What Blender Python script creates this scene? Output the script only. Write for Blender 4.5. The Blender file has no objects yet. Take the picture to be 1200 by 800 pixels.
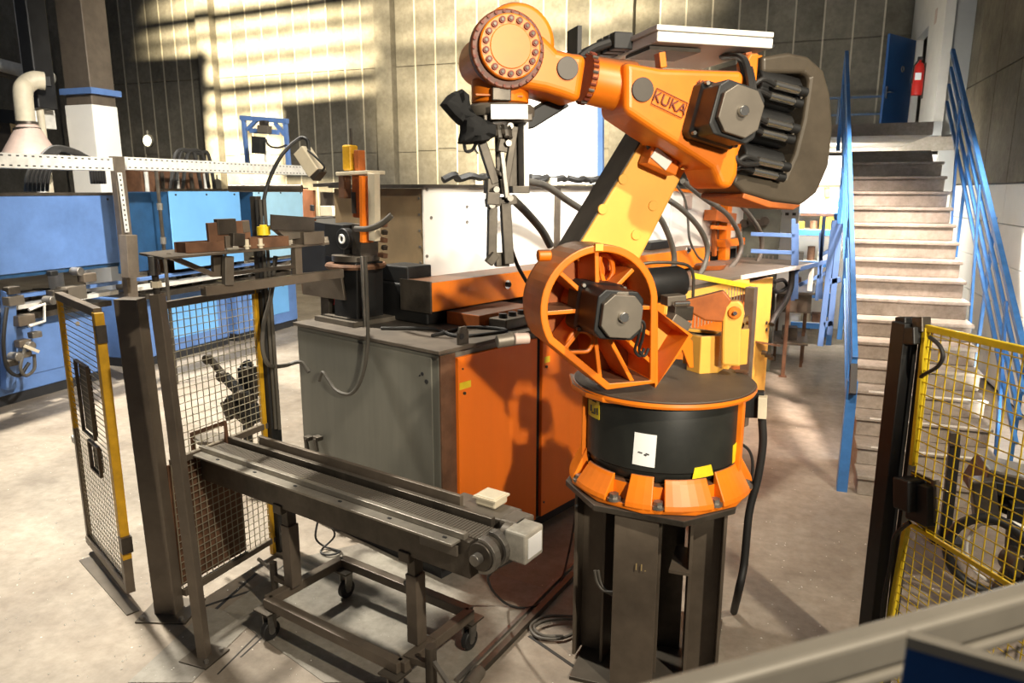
import bpy, bmesh, math, random
from mathutils import Vector, Matrix, noise
random.seed(7)
S = bpy.context.scene
COL = S.collection
R_ = math.radians
# ---------------------------------------------------------------- camera
FPX, PIT, ROL, YAW, CH = 851.4, .2054, .0012, -.3515, 2.46
cF = Vector((math.sin(YAW)*math.cos(PIT), math.cos(YAW)*math.cos(PIT), -math.sin(PIT)))
cR = Vector((math.cos(YAW), -math.sin(YAW), 0)); cU = cR.cross(cF)
cR, cU = cR*math.cos(ROL)+cU*math.sin(ROL), cU*math.cos(ROL)-cR*math.sin(ROL)
CAM = Vector((0, 0, CH))
cam = bpy.data.cameras.new('camera'); co = bpy.data.objects.new('camera', cam); COL.objects.link(co)
cam.sensor_width = 36; cam.lens = 36*FPX/1200; cam.clip_end = 200; cam.clip_start = .02
m = Matrix((cR, cU, -cF)).transposed().to_4x4(); m.translation = CAM; co.matrix_world = m
cam.dof.use_dof = True; cam.dof.focus_distance = 4.3; cam.dof.aperture_fstop = 4.0
S.camera = co
# ---------------------------------------------------------------- world, lights, exposure
S.view_settings.view_transform = 'Standard'; S.view_settings.look = 'None'
S.view_settings.exposure = 0.0; S.view_settings.gamma = 1; S.view_settings.use_curve_mapping = False
W = bpy.data.worlds.new('hall_air'); S.world = W; W.use_nodes = True
W.node_tree.nodes['Background'].inputs[0].default_value = (.80, .86, 1, 1)
W.node_tree.nodes['Background'].inputs[1].default_value = .07
def look(o, to):
    o.rotation_euler = (Vector(to)-o.location).to_track_quat('-Z', 'Y').to_euler()
def lamp(name, kind, loc, to, power, color, size=.3, sizey=None, spot=None, blend=.3):
    L = bpy.data.lights.new(name, kind); o = bpy.data.objects.new(name, L); COL.objects.link(o)
    o.location = loc; look(o, to); L.energy = power; L.color = color
    if kind == 'AREA':
        L.size = size
        if sizey: L.shape = 'RECTANGLE'; L.size_y = sizey
    elif kind == 'SUN': L.angle = size
    else: L.shadow_soft_size = size
    if spot: L.spot_size = R_(spot); L.spot_blend = blend
    return o
lamp('hall_floodlight', 'SPOT', (3.6, -.3, 6.6), (-1.3, 4.3, 1.5), 2300, (1, .88, .70), .10, spot=62, blend=.5)
lamp('tripod_floodlight', 'SPOT', (2.6, -1.2, 3.5), (-1.0, 4.0, 2.45), 1550, (1, .90, .72), .10, spot=38, blend=.5)
lamp('window_daylight', 'SPOT', (-7.8, 5.2, 11.0), (-5.4, 5.6, 0), 15000, (1, .93, .80), .30, spot=56, blend=.75)
lamp('machine_floodlight', 'SPOT', (-.5, 4.0, 6.5), (-6.0, 9.0, 2.2), 6000, (1, .94, .84), .15, spot=64, blend=.6)
lamp('enclosure_floodlight', 'SPOT', (.9, 4.9, 6.0), (-2.0, 7.0, 2.1), 2300, (1, .96, .88), .15, spot=50, blend=.6)  # added fill that whitens the enclosure front, no known lamp
lamp('window_sunlight', 'SPOT', (-11.5, 1.0, 8.2), (-14.0, 17.8, 5.6), 170000, (1, .86, .58), .02, spot=31, blend=1)  # added spot behind the slats, throws stripes on the back wall
lamp('window_sunlight', 'SPOT', (-4.6, 1.0, 8.6), (-6.2, 17.8, 6.3), 95000, (1, .87, .62), .035, spot=34, blend=1)  # second added spot, brightens the wall behind the robot
lamp('stair_floodlight', 'SPOT', (.2, 2.2, 5.6), (1.3, 7.8, 1.1), 1700, (1, .80, .64), .2, spot=40, blend=.9)  # fill added to warm and brighten the stairs
lamp('aisle_floodlight', 'SPOT', (1.4, 7.6, 4.4), (.3, 9.4, 0), 2600, (1, .80, .68), .2, spot=66, blend=1)
lamp('understair_lamp', 'SPOT', (2.0, 10.2, 1.9), (2.46, 8.0, 1.9), 500, (1, .96, .88), .15, spot=120, blend=.6)  # unseen fill added to brighten the white blocks beside the stairs
lamp('understair_lamp', 'SPOT', (2.0, 6.6, .5), (2.46, 7.8, 1.2), 120, (1, .96, .88), .15, spot=130, blend=.6)  # second unseen fill, added for the lower blocks
lamp('landing_lamp', 'AREA', (.6, 12.4, 2.95), (.4, 16.5, 1.6), 330, (1, .96, .88), .5, 1.5)  # added fill, brightens the white wall under the landing
lamp('roof_glow', 'AREA', (-4, 5, 10), (-4, 7, 0), 90, (1, .95, .85), 9, 9)
# ---------------------------------------------------------------- measuring helpers
def ray(x, y): return cF + cR*((x-600)/FPX) - cU*((y-400)/FPX)
def Z(x, y, z=0): d = ray(x, y); return CAM + d*((z-CH)/d.z)        # point at height z
def Y(x, y, Yd): d = ray(x, y); return CAM + d*(Yd/d.y)             # point on plane Y
def Xp(x, y, Xd): d = ray(x, y); return CAM + d*(Xd/d.x)
class Frame:
    def __init__(s, o, deg):
        a = R_(deg); s.o = Vector(o); s.a = Vector((math.cos(a), math.sin(a), 0)); s.n = Vector((math.sin(a), -math.cos(a), 0))
        s.deg = deg
        # columns: x=a, y=-n, z
        s.M = Matrix.Translation(s.o) @ Matrix.Rotation(a, 4, 'Z')
    def w(s, u, n, z): return s.o + s.a*u + s.n*n + Vector((0, 0, z))
    def px(s, x, y, n):                                             # pixel on plane n
        d = ray(x, y); t = (n + (s.o-CAM).dot(s.n))/d.dot(s.n); return CAM + d*t
    def pe(s, x, y, u):                                             # pixel on plane u
        d = ray(x, y); t = (u + (s.o-CAM).dot(s.a))/d.dot(s.a); return CAM + d*t
    def loc(s, P): q = P-s.o; return (q.dot(s.a), q.dot(s.n), q.z)
RB = Frame((-.51, 3.62, 0), 36)        # robot arm plane: a = along arm, n = towards the camera side
CL = Frame((-1.8, 3.9, 0), 70)         # machine cell: a = away along the orange front, n = out of that front
# ---------------------------------------------------------------- materials
MT = {}
def mat(name, c, r=.5, me=0, var=.25, sc=6, dust=0, dc=(.16,.13,.10), bump=0, c2=None, spec=.5, streak=False):
    if name in MT: return MT[name]
    m = bpy.data.materials.new(name); m.use_nodes = True; nt = m.node_tree; N = nt.nodes; L = nt.links
    b = N['Principled BSDF']; b.inputs['Roughness'].default_value = r; b.inputs['Metallic'].default_value = me
    b.inputs['Specular IOR Level'].default_value = spec
    tc = N.new('ShaderNodeTexCoord'); no = N.new('ShaderNodeTexNoise'); no.inputs['Scale'].default_value = sc
    no.inputs['Detail'].default_value = 8; no.inputs['Roughness'].default_value = .62
    src = tc.outputs['Object']
    if streak:
        mp = N.new('ShaderNodeMapping'); mp.inputs['Scale'].default_value = (1, 1, .12); L.new(src, mp.inputs[0]); src = mp.outputs[0]
    L.new(src, no.inputs['Vector'])
    cr = N.new('ShaderNodeValToRGB'); cr.color_ramp.elements[0].position = .32; cr.color_ramp.elements[1].position = .68
    dk = c2 or tuple(x*(1-var) for x in c); lt = tuple(min(1, x*(1+var*.35)) for x in c)
    cr.color_ramp.elements[0].color = (*dk, 1); cr.color_ramp.elements[1].color = (*lt, 1)
    L.new(no.outputs[0], cr.inputs[0]); out = cr.outputs[0]
    if dust:
        g = N.new('ShaderNodeNewGeometry'); sx = N.new('ShaderNodeSeparateXYZ'); L.new(g.outputs['Normal'], sx.inputs[0])
        mr = N.new('ShaderNodeMapRange'); mr.inputs[1].default_value = .55; mr.inputs[2].default_value = .95; mr.inputs[4].default_value = dust
        L.new(sx.outputs[2], mr.inputs[0]); mx = N.new('ShaderNodeMix'); mx.data_type = 'RGBA'
        L.new(mr.outputs[0], mx.inputs[0]); L.new(out, mx.inputs[6]); mx.inputs[7].default_value = (*dc, 1); out = mx.outputs[2]
    L.new(out, b.inputs['Base Color'])
    if bump:
        bp = N.new('ShaderNodeBump'); bp.inputs['Strength'].default_value = bump; bp.inputs['Distance'].default_value = .01
        n2 = N.new('ShaderNodeTexNoise'); n2.inputs['Scale'].default_value = sc*5; n2.inputs['Detail'].default_value = 6
        L.new(tc.outputs['Object'], n2.inputs['Vector']); L.new(n2.outputs[0], bp.inputs['Height']); L.new(bp.outputs[0], b.inputs['Normal'])
    MT[name] = m; return m
ORANGE = mat('orange_paint', (.84, .20, .006), .42, var=.18, sc=5, dust=.9, dc=(.075,.058,.042), spec=.5)
ORCLEAN = mat('orange_cabinet_paint', (.92, .19, .008), .5, var=.12, sc=2, streak=True)
ORDARK = mat('grimy_orange_paint', (.50, .13, .02), .55, var=.5, sc=4, dust=.9, dc=(.06,.048,.038))
ORLIT = mat('yellow_orange_paint', (.92, .48, .08), .5, var=.15, sc=3, dust=.6)  # orange yellowed to paint in the strong light on facing parts
BLACK = mat('black_paint', (.012, .012, .012), .5, var=.5, sc=5, bump=.05)
DRUM = mat('black_drum_enamel', (.018, .019, .016), .42, var=.6, sc=3, bump=.04)
RUBBER = mat('black_rubber', (.018, .017, .016), .6, var=.3)
CLOTH = mat('black_cloth', (.012, .012, .012), .95, var=.4, bump=.3)
HOSE = mat('grey_hose_rubber', (.09, .08, .065), .55, var=.3)
GREYC = mat('grey_cabinet_paint', (.185, .18, .15), .5, var=.25, sc=2.2, c2=(.12, .118, .098), streak=True, dust=.5)
STEEL = mat('worn_steel', (.30, .28, .25), .42, .75, var=.45, sc=8, bump=.06)
DSTEEL = mat('dark_oily_steel', (.10, .085, .068), .42, .6, var=.55, sc=5, dust=.3, dc=(.30,.26,.21), bump=.08)
BROWN = mat('brown_painted_steel', (.15, .12, .09), .45, .25, var=.3, sc=5, bump=.05)
BRUST = mat('rusty_brown_steel', (.20, .10, .055), .6, .3, var=.5, sc=6, bump=.1)
CHROME = mat('polished_metal', (.75, .72, .66), .2, .95, var=.15)
CAPGREY = mat('grey_cast_cap', (.16, .138, .11), .45, .3, var=.2)
CWMAT = mat('grey_brown_casting', (.085, .068, .048), .38, .15, var=.25, sc=7, bump=.05)
WHITE = mat('white_painted_sheet', (.86, .84, .78), .45, var=.06, sc=2)
CREAM = mat('cream_enamel', (.70, .62, .46), .5, var=.2, sc=5)
YELLOW = mat('yellow_paint', (.85, .62, .02), .45, var=.2, sc=9)
GYELLOW = mat('amber_yellow_paint', (.66, .36, .015), .45, var=.3, sc=9)
BLUE = mat('blue_machine_paint', (.115, .22, .49), .42, var=.25, sc=2.5)
BLUELIT = mat('light_blue_sheet', (.16, .42, .80), .4, var=.12, sc=1.5)  # blue lightened to paint in the light on the farther panels
BLUER = mat('blue_railing_paint', (.05, .19, .50), .35, var=.25, sc=9)
BLUED = mat('dark_blue_paint', (.02, .07, .16), .4, var=.3)
DOORB = mat('blue_door_paint', (.02, .085, .25), .45, var=.1)
RED = mat('red_enamel', (.62, .02, .015), .3, var=.1)
PAPER = mat('white_paper', (.85, .86, .85), .7, var=.03)
CAPDARK = mat('dark_grey_cap', (.075, .064, .052), .45, .2, var=.2)
TOOLST = mat('grimy_tool_steel', (.095, .08, .062), .45, .45, var=.4, sc=9, bump=.05)
LEDGE = mat('rubbed_steel_ledge', (.34, .31, .26), .4, .5, var=.3, sc=7)
WIRE = mat('mesh_wire', (.42, .38, .28), .45, .5, var=.2)
GALV = mat('galvanised_steel', (.74, .72, .66), .45, .1, var=.2, sc=12)
REDT = mat('red_brown_ink', (.17, .03, .01), .6)
INK = mat('dark_ink', (.02, .02, .02), .6)
GLAZE = mat('white_plaster', (.70, .68, .62), .8, var=.08, sc=3, bump=.05)
GPLAST = mat('grey_plaster', (.36, .37, .36), .8, var=.12, sc=2, bump=.05)
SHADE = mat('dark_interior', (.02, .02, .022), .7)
PINK = mat('dull_pink_enamel', (.55, .42, .36), .5, var=.15)
def concrete(name, c, c2, sc, bump=.25, rough=.85, spots=(.10,.09,.07), stain=.5, fleck=False):
    m = bpy.data.materials.new(name); m.use_nodes = True; nt = m.node_tree; N = nt.nodes; L = nt.links
    b = N['Principled BSDF']; b.inputs['Roughness'].default_value = rough
    tc = N.new('ShaderNodeNewGeometry'); P = tc.outputs['Position']
    def nz(s, d=8, r=.6):
        n = N.new('ShaderNodeTexNoise'); n.inputs['Scale'].default_value = s; n.inputs['Detail'].default_value = d; n.inputs['Roughness'].default_value = r
        L.new(P, n.inputs['Vector']); return n
    def ramp(f, a, bb, ca, cb):
        r = N.new('ShaderNodeValToRGB'); r.color_ramp.elements[0].position = a; r.color_ramp.elements[1].position = bb
        r.color_ramp.elements[0].color = (*ca, 1); r.color_ramp.elements[1].color = (*cb, 1); L.new(f, r.inputs[0]); return r.outputs[0]
    def mul(a, bb, f):
        x = N.new('ShaderNodeMix'); x.data_type = 'RGBA'; x.blend_type = 'MULTIPLY'; x.inputs[0].default_value = f
        L.new(a, x.inputs[6]); L.new(bb, x.inputs[7]); return x.outputs[2]
    a = ramp(nz(sc).outputs[0], .35, .68, c2, c)
    st = ramp(nz(sc*.35, 6, .7).outputs[0], .38, .62, spots, (1, 1, 1)); a = mul(a, st, stain)
    fine = ramp(nz(sc*9, 6, .7).outputs[0], .3, .62, (.55, .52, .48), (1, 1, 1)); a = mul(a, fine, .6)
    if fleck:
        v = N.new('ShaderNodeTexVoronoi'); v.inputs['Scale'].default_value = 11; L.new(P, v.inputs['Vector'])
        fl = ramp(v.outputs['Distance'], .035, .06, (1, 1, 1), (0, 0, 0))
        x = N.new('ShaderNodeMix'); x.data_type = 'RGBA'; L.new(fl, x.inputs[0]); L.new(a, x.inputs[6]); x.inputs[7].default_value = (.75, .70, .6, 1)
        a = x.outputs[2]
    L.new(a, b.inputs['Base Color'])
    bp = N.new('ShaderNodeBump'); bp.inputs['Strength'].default_value = bump; bp.inputs['Distance'].default_value = .02
    L.new(nz(sc*6).outputs[0], bp.inputs['Height']); L.new(bp.outputs[0], b.inputs['Normal'])
    MT[name] = m; return m
FLOORM = concrete('worn_concrete_floor', (.42, .37, .30), (.27, .235, .19), 1.3, .25, .62, (.45,.36,.30), .55, True)
WALLM = concrete('board_marked_concrete', (.36, .33, .26), (.24, .22, .175), .9, .3, .85, (.45,.42,.35), .6)
RWALLM = concrete('stained_concrete', (.24, .21, .15), (.13, .115, .08), 1.4, .3, .85, (.3,.28,.22), .7)
STEPM = concrete('grey_concrete_step', (.40, .36, .31), (.30, .27, .23), 2.5, .2, .8, (.42,.38,.32), .6)
# ---------------------------------------------------------------- mesh helpers
WM = {}                       # object name -> world matrix
class MB:
    """collects world-space shapes, links them as one mesh object"""
    def __init__(s, fr=None): s.v = []; s.f = []; s.fr = fr; s.sm = set()
    def T(s, p):
        if s.fr is None: return Vector(p)
        return s.fr.w(p[0], p[1], p[2])
    def add(s, vs, fs, smooth=False, raw=False):
        k = len(s.v); s.v += [Vector(v) if raw else s.T(v) for v in vs]
        if smooth: s.sm.update(range(len(s.f), len(s.f)+len(fs)))
        s.f += [tuple(i+k for i in f) for f in fs]; return s
    def box(s, a, b):
        (x0, y0, z0), (x1, y1, z1) = a, b
        return s.add([(x0,y0,z0),(x1,y0,z0),(x1,y1,z0),(x0,y1,z0),(x0,y0,z1),(x1,y0,z1),(x1,y1,z1),(x0,y1,z1)],
                     [(0,3,2,1),(4,5,6,7),(0,1,5,4),(1,2,6,5),(2,3,7,6),(3,0,4,7)])
    def bar(s, p, q, w, h=None, up=(0,0,1)):      # p,q in frame coordinates unless Vectors from px()
        return s._bar(s.T(p) if not isinstance(p, Vector) else p, s.T(q) if not isinstance(q, Vector) else q, w, h or w, Vector(up))
    def _bar(s, p, q, w, h, up):
        d = (q-p).normalized(); a = d.cross(up)
        if a.length < 1e-3: a = d.cross(Vector((1, 0, 0))) if s.fr is None else s.fr.n.copy()
        a.normalize(); b = a.cross(d); a *= w/2; b *= h/2
        return s.add([p-a-b, p+a-b, p+a+b, p-a+b, q-a-b, q+a-b, q+a+b, q-a+b], [(0,3,2,1),(4,5,6,7),(0,1,5,4),(1,2,6,5),(2,3,7,6),(3,0,4,7)], raw=True)
    def tube(s, pts, r, n=8, close=False, r2=None, caps=True):
        P = [p if isinstance(p, Vector) else s.T(p) for p in pts]; vs = []; m = len(P); prev = None
        for i, p in enumerate(P):
            if close: d = P[(i+1) % m]-P[i-1]
            else: d = P[min(i+1, m-1)]-P[max(i-1, 0)]
            d.normalize()
            if prev is None:
                a = d.cross(Vector((0, 0, 1)))
                if a.length < .05: a = d.cross(Vector((1, 0, 0)))
            else: a = prev - d*prev.dot(d)
            a.normalize(); prev = a; b = d.cross(a)
            rr = r if not isinstance(r, (list, tuple)) else r[i]
            vs += [p + (a*math.cos(t*2*math.pi/n) + b*math.sin(t*2*math.pi/n))*rr for t in range(n)]
        fs = []
        for i in range(m if close else m-1):
            j = (i+1) % m
            for t in range(n): u = (t+1) % n; fs.append((i*n+t, i*n+u, j*n+u, j*n+t))
        s.add(vs, fs, smooth=n > 5, raw=True)
        if not close and caps:
            k = len(s.v)-len(vs); s.f.append(tuple(k+t for t in range(n))[::-1]); s.f.append(tuple(k+(m-1)*n+t for t in range(n)))
        return s
    def cyl(s, p, q, r, n=24, r2=None): return s.tube([p, q], [r, r if r2 is None else r2], n)
    def prism(s, pts, d0, d1=None):       # pts: world Vectors or frame coords (planar), extruded by world vector d0->d1
        P = [p if isinstance(p, Vector) else s.T(p) for p in pts]; m = len(P)
        a = Vector((0, 0, 0)) if d1 is None else d0; b = d0 if d1 is None else d1
        return s.add([p+a for p in P]+[p+b for p in P], [tuple(range(m))[::-1], tuple(range(m, 2*m))]+[(i, (i+1) % m, m+(i+1) % m, m+i) for i in range(m)], raw=True)
    def ribbon(s, pts, w, d, close=True):   # thick wall following a planar path; w = in-plane thickness (inwards), d = extrusion vector
        P = [p if isinstance(p, Vector) else s.T(p) for p in pts]; m = len(P); nn = d.normalized(); q = []
        for i in range(m):
            a = P[i-1] if (close or i) else P[0]; b = P[(i+1) % m] if (close or i < m-1) else P[-1]
            t = (b-a).normalized(); q.append(P[i] + nn.cross(t)*w)
        vs = P + q + [p+d for p in P] + [p+d for p in q]; fs = []
        for i in range(m if close else m-1):
            j = (i+1) % m; fs += [(i, j, m+j, m+i), (2*m+i, 3*m+i, 3*m+j, 2*m+j), (i, 2*m+i, 2*m+j, j), (m+i, m+j, 3*m+j, 3*m+i)]
        if not close: fs += [(0, m, 3*m, 2*m), (m-1, 3*m-1, 4*m-1, 2*m-1)]
        return s.add(vs, fs, raw=True)
    def loft(s, rings, caps=True):
        n = len(rings[0]); vs = [p for r in rings for p in r]; fs = []
        for i in range(len(rings)-1):
            for t in range(n): u = (t+1) % n; fs.append((i*n+t, i*n+u, (i+1)*n+u, (i+1)*n+t))
        if caps: fs += [tuple(range(n))[::-1], tuple((len(rings)-1)*n+t for t in range(n))]
        return s.add(vs, fs, smooth=True, raw=True)
    def lathe(s, c, prof, n=40, axis=Vector((0,0,1))):     # prof: (radius, height)
        C = c if isinstance(c, Vector) else s.T(c); ax = axis.normalized(); a = ax.cross(Vector((1, 0, 0)))
        if a.length < .1: a = ax.cross(Vector((0, 1, 0)))
        a.normalize(); b = ax.cross(a)
        rings = [[C + ax*h + (a*math.cos(t*2*math.pi/n)+b*math.sin(t*2*math.pi/n))*max(r, 1e-4) for t in range(n)] for r, h in prof]
        return s.loft(rings)
    def build(s, name, mt, parent=None, bev=0, seg=2, label=None, cat=None, group=None, kind=None, smooth=False):
        me = bpy.data.meshes.new(name); o = bpy.data.objects.new(name, me); COL.objects.link(o)
        if parent is not None: M = WM[parent.name]; o.parent = parent; WM[o.name] = M   # a part keeps its thing's origin
        else:
            c = sum(s.v, Vector())/len(s.v); zc = min(v.z for v in s.v); M = Matrix.Translation(Vector((c.x, c.y, zc)))
            o.matrix_world = M; WM[o.name] = M
        I = M.inverted(); me.from_pydata([I @ v for v in s.v], [], s.f)
        for i in s.sm: me.polygons[i].use_smooth = True
        if smooth:
            for p in me.polygons: p.use_smooth = True
        bm = bmesh.new(); bm.from_mesh(me); bmesh.ops.recalc_face_normals(bm, faces=bm.faces); bm.to_mesh(me); bm.free()
        if s.sm or smooth: me.set_sharp_from_angle(angle=R_(38))
        me.materials.append(mt)
        if bev:
            md = o.modifiers.new('bevel', 'BEVEL'); md.width = bev; md.segments = seg; md.limit_method = 'ANGLE'; md.angle_limit = R_(35)
            md.harden_normals = False
        if label: o['label'] = label
        if cat: o['category'] = cat
        if group: o['group'] = group
        if kind: o['kind'] = kind
        return o
def thing(name, label, cat, loc, deg=0, group=None, kind=None):
    o = bpy.data.objects.new(name, None); COL.objects.link(o); o.location = loc; o.rotation_euler = (0, 0, R_(deg)); o.empty_display_size = .1
    WM[o.name] = Matrix.Translation(Vector(loc)) @ Matrix.Rotation(R_(deg), 4, 'Z')
    if label: o['label'] = label
    if cat: o['category'] = cat
    if group: o['group'] = group
    if kind: o['kind'] = kind
    return o
def like(o, parent, off, name=None):                 # copy a part, same mesh data, moved by a world vector
    c = o.copy(); COL.objects.link(c); c.parent = parent
    A = WM[parent.name].to_3x3().inverted(); c.location = o.location + A @ Vector(off); return c
def smooth_path(pts, k=5, close=False):
    P = [Vector(p) for p in pts]; out = []; n = len(P)
    rng = range(n) if close else range(n-1)
    for i in rng:
        p1, p2 = P[i], P[(i+1) % n]; p0 = P[i-1] if (i or close) else p1*2-p2; p3 = P[(i+2) % n] if (close or i+2 < n) else p2*2-p1
        for j in range(k):
            t = j/k; out.append(.5*((2*p1)+(p2-p0)*t+(2*p0-5*p1+4*p2-p3)*t*t+(3*p1-p0-3*p2+p3)*t**3))
    if not close: out.append(P[-1])
    return out
def text(name, body, size, loc, xdir, up, mt, parent, ext=.0015, label=None):
    cu = bpy.data.curves.new(name, 'FONT'); cu.body = body; cu.size = size; cu.extrude = ext; cu.align_x = 'CENTER'; cu.align_y = 'CENTER'
    t = bpy.data.objects.new(name, cu); COL.objects.link(t)
    xd = Vector(xdir).normalized(); nn = xd.cross(Vector(up)).normalized(); ud = nn.cross(xd)
    Mw = Matrix((xd, ud, nn)).transposed().to_4x4(); Mw.translation = loc
    dg = bpy.context.evaluated_depsgraph_get(); me = bpy.data.meshes.new_from_object(t.evaluated_get(dg)); bpy.data.objects.remove(t)
    me.transform(Mw); me.transform(WM[parent.name].inverted()); me.materials.clear(); me.materials.append(mt)
    o = bpy.data.objects.new(name, me); COL.objects.link(o); o.parent = parent
    if label: o['label'] = label
    return o
def wiregrid(mb, O, U, V, nu, nv, w, dn=None, skew=0):
    """wire grid spanned by world vectors U, V from O"""
    dn = dn or U.cross(V).normalized()*w
    for i in range(nu+1):
        p = O+U*(i/nu); mb._bar(p, p+V, w, w, dn)
    for j in range(nv+1):
        p = O+V*(j/nv); mb._bar(p+dn*.9, p+U+dn*.9, w, w, dn)
    return mb
#==BODY==
# ================================================================ SETTING
YB = 17.8; KW = YB/14.5
def kz(z): return CH+(z-CH)*KW
f = MB(); f.add([(-34,-3,0),(8,-3,0),(8,19,0),(-34,19,0)], [(0,1,2,3)]); f.build('floor', FLOORM, kind='structure')
# back wall: concrete backing, cast panels with recessed joints, pale battens in the vertical joints, columns
wb = MB().box((-34, YB+.05, 0), (5, YB+.3, 11)).build('wall_back', WALLM, kind='structure')
WALLP = [WALLM, concrete('board_marked_concrete_darker', (.31, .285, .225), (.20, .185, .145), 1.1, .3, .85, (.42,.39,.32), .6)]
BATT = mat('pale_joint_batten', (.62, .56, .42), .6, var=.15)
cols = [c*KW for c in (-17.4, -12.85, -8.16, -3.06, 2.05)]
pm = {}
for ci in range(4):
    x0, x1 = cols[ci]+.24, cols[ci+1]-.24; n = 10; w = (x1-x0)/n
    for i in range(n):
        xa = x0+i*w
        for r, (za, zb) in enumerate([(kz(1.6), kz(3.28)), (kz(3.28), kz(5.02)), (kz(5.02), kz(7.2))]):
            dz = .05*((i*7+ci*3) % 3-1)*(r > 0)
            key = (ci, r)
            o = MB().box((xa+.012, YB, za+.012+dz*(r==1)), (xa+w-.012, YB+.06, zb-.012)).build('wall_panel', WALLP[(i*5+r*3+ci) % 3 == 0], wb, bev=.006, seg=1)
        if i: MB().box((xa-.017, YB-.012, kz(1.6)), (xa+.017, YB+.02, kz(7.2))).build('batten', BATT, wb)
for c in cols:
    MB().box((c-.24, YB-.25, 0), (c+.24, YB+.05, 10)).build('column', WALLM, wb, bev=.012)
# ledge beam low on the wall behind the left machines
MB().box((-16.4*KW, YB-.10, kz(2.9)), (-13.2*KW, YB, kz(3.06))).build('trim_1', mat('ochre_ledge', (.33, .24, .13), .8), kind='structure')
# right hand wall
XR = 2.68
wr = MB().box((XR, 3.5, 0), (XR+.25, YB, 9)).build('wall_right', SHADE, kind='structure')
def ry(px, py): return Xp(px, py, XR).y
for k, (ya, yb) in enumerate([(3.5, 5.0), (5.0, 6.2), (6.2, 7.4), (7.4, 8.6), (8.6, 9.8), (9.8, 11.0), (11.0, 12.2), (12.2, 13.4), (13.4, 14.6)]):
    MB().box((XR-.05, ya+.008, 2.56), (XR+.02, yb-.008, 4.05)).build('wall_panel', RWALLM, wr, bev=.006, seg=1)
    MB().box((XR-.05, ya+.008, 4.065), (XR+.02, yb-.008, 8.5)).build('wall_panel', RWALLM, wr, bev=.006, seg=1)
    for z in (0.05, .55, 1.05, 1.55, 2.05): MB().box((XR-.04, ya+.006, z), (XR+.02, yb-.006, z+.49)).build('wall_block', WHITE, wr, bev=.004, seg=1)
MB().bar((XR-.09, 6.5, .2), (XR-.09, 9.6, 2.5), .06, .12).build('trim_2', BRUST, kind='structure')
# landing, white stair-head wall with doorway
ZL = 19*.175
YT = 6.25+18*.2589
ld = MB().box((-.1, YT+.06, ZL-.16), (1.74, 13.9, ZL-.001)); ld.box((-.1, 13.9, ZL-.22), (XR-.06, YB-.26, ZL)); ld.build('landing', STEPM, kind='structure')
XW = 1.75; XW2 = 2.2
ws = MB()
yj0, yj1, zd = 15.45, 16.85, ZL+2.0
ws.box((XW2, 13.95, ZL-.2), (XW2+.14, yj0, 10)); ws.box((XW2, yj1, ZL), (XW2+.14, YB-.26, 10)); ws.box((XW2, yj0, zd), (XW2+.14, yj1, 10))
ws.build('wall_stairhead', GLAZE, kind='structure')
MB().box((XW2+.142, 13.98, 2.45), (XR-.055, 14.1, 10)).build('wall_recess', GPLAST, kind='structure')
MB().box((XW2-.2, 13.7, ZL+.003), (XW2+.1, 13.94, ZL+.22)).build('trim_3', GPLAST, kind='structure')
MB().box((XW2+.42, yj0-.2, ZL), (XW2+.46, yj1+.2, zd+.2)).build('wall_corridor', SHADE, kind='structure')
dr = thing('door_1', None, None, (XW2, yj1, ZL), 0, kind='structure')
A = Vector((XW2-.015, yj1-.02, 0)); B = Vector((XW2-.58, yj1-.93, 0)); dd = (B-A).normalized()
lf = MB()._bar(A+Vector((0,0,ZL+1.0)), B+Vector((0,0,ZL+1.0)), .045, 1.98, Vector((0,0,1))).build('door_leaf', DOORB, dr, bev=.004)
dn = Vector((dd.y, -dd.x, 0)); dn = dn if dn.y < 0 else -dn
h = MB(); c = A.lerp(B, .93)+Vector((0,0,ZL+.95))+dn*.03
h._bar(c-Vector((0,0,.11)), c+Vector((0,0,.11)), .04, .012, dn); h.tube([c, c+dn*.06], .012); h.tube([c+dn*.06, c+dn*.06-dd*.12], .01)
h.build('door_handle', CHROME, lf)
c = A.lerp(B, .42)+Vector((0,0,ZL+1.42))+dn*.028; g = MB()
g.tube([c+dd*.05*math.cos(t*math.pi/8)+Vector((0,0,.05*math.sin(t*math.pi/8)))for t in range(16)], .010, 6, close=True); g.build('door_grip_ring', CAPGREY, lf)
_q = Xp(1097, 19, XW2); MB().box((XW2-.006, _q.y-.09, _q.z-.12), (XW2-.001, _q.y+.09, _q.z+.12)).build('trim_4', PINK, kind='structure')
# back corner dark railing across landing
rl = thing('landing_rail', 'dark blue two-bar guard rail across the back of the upper landing', 'railing', (.5, 16.6, ZL))
for z in (.62, .95): MB().bar((-.1, 16.6, ZL+z), (1.85, 16.6, ZL+z), .04).build('rail_bar', BLUED, rl)
for x in (0, .9, 1.83): MB().bar((x, 16.6, ZL), (x, 16.6, ZL+.97), .035).build('post', BLUED, rl)
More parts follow.
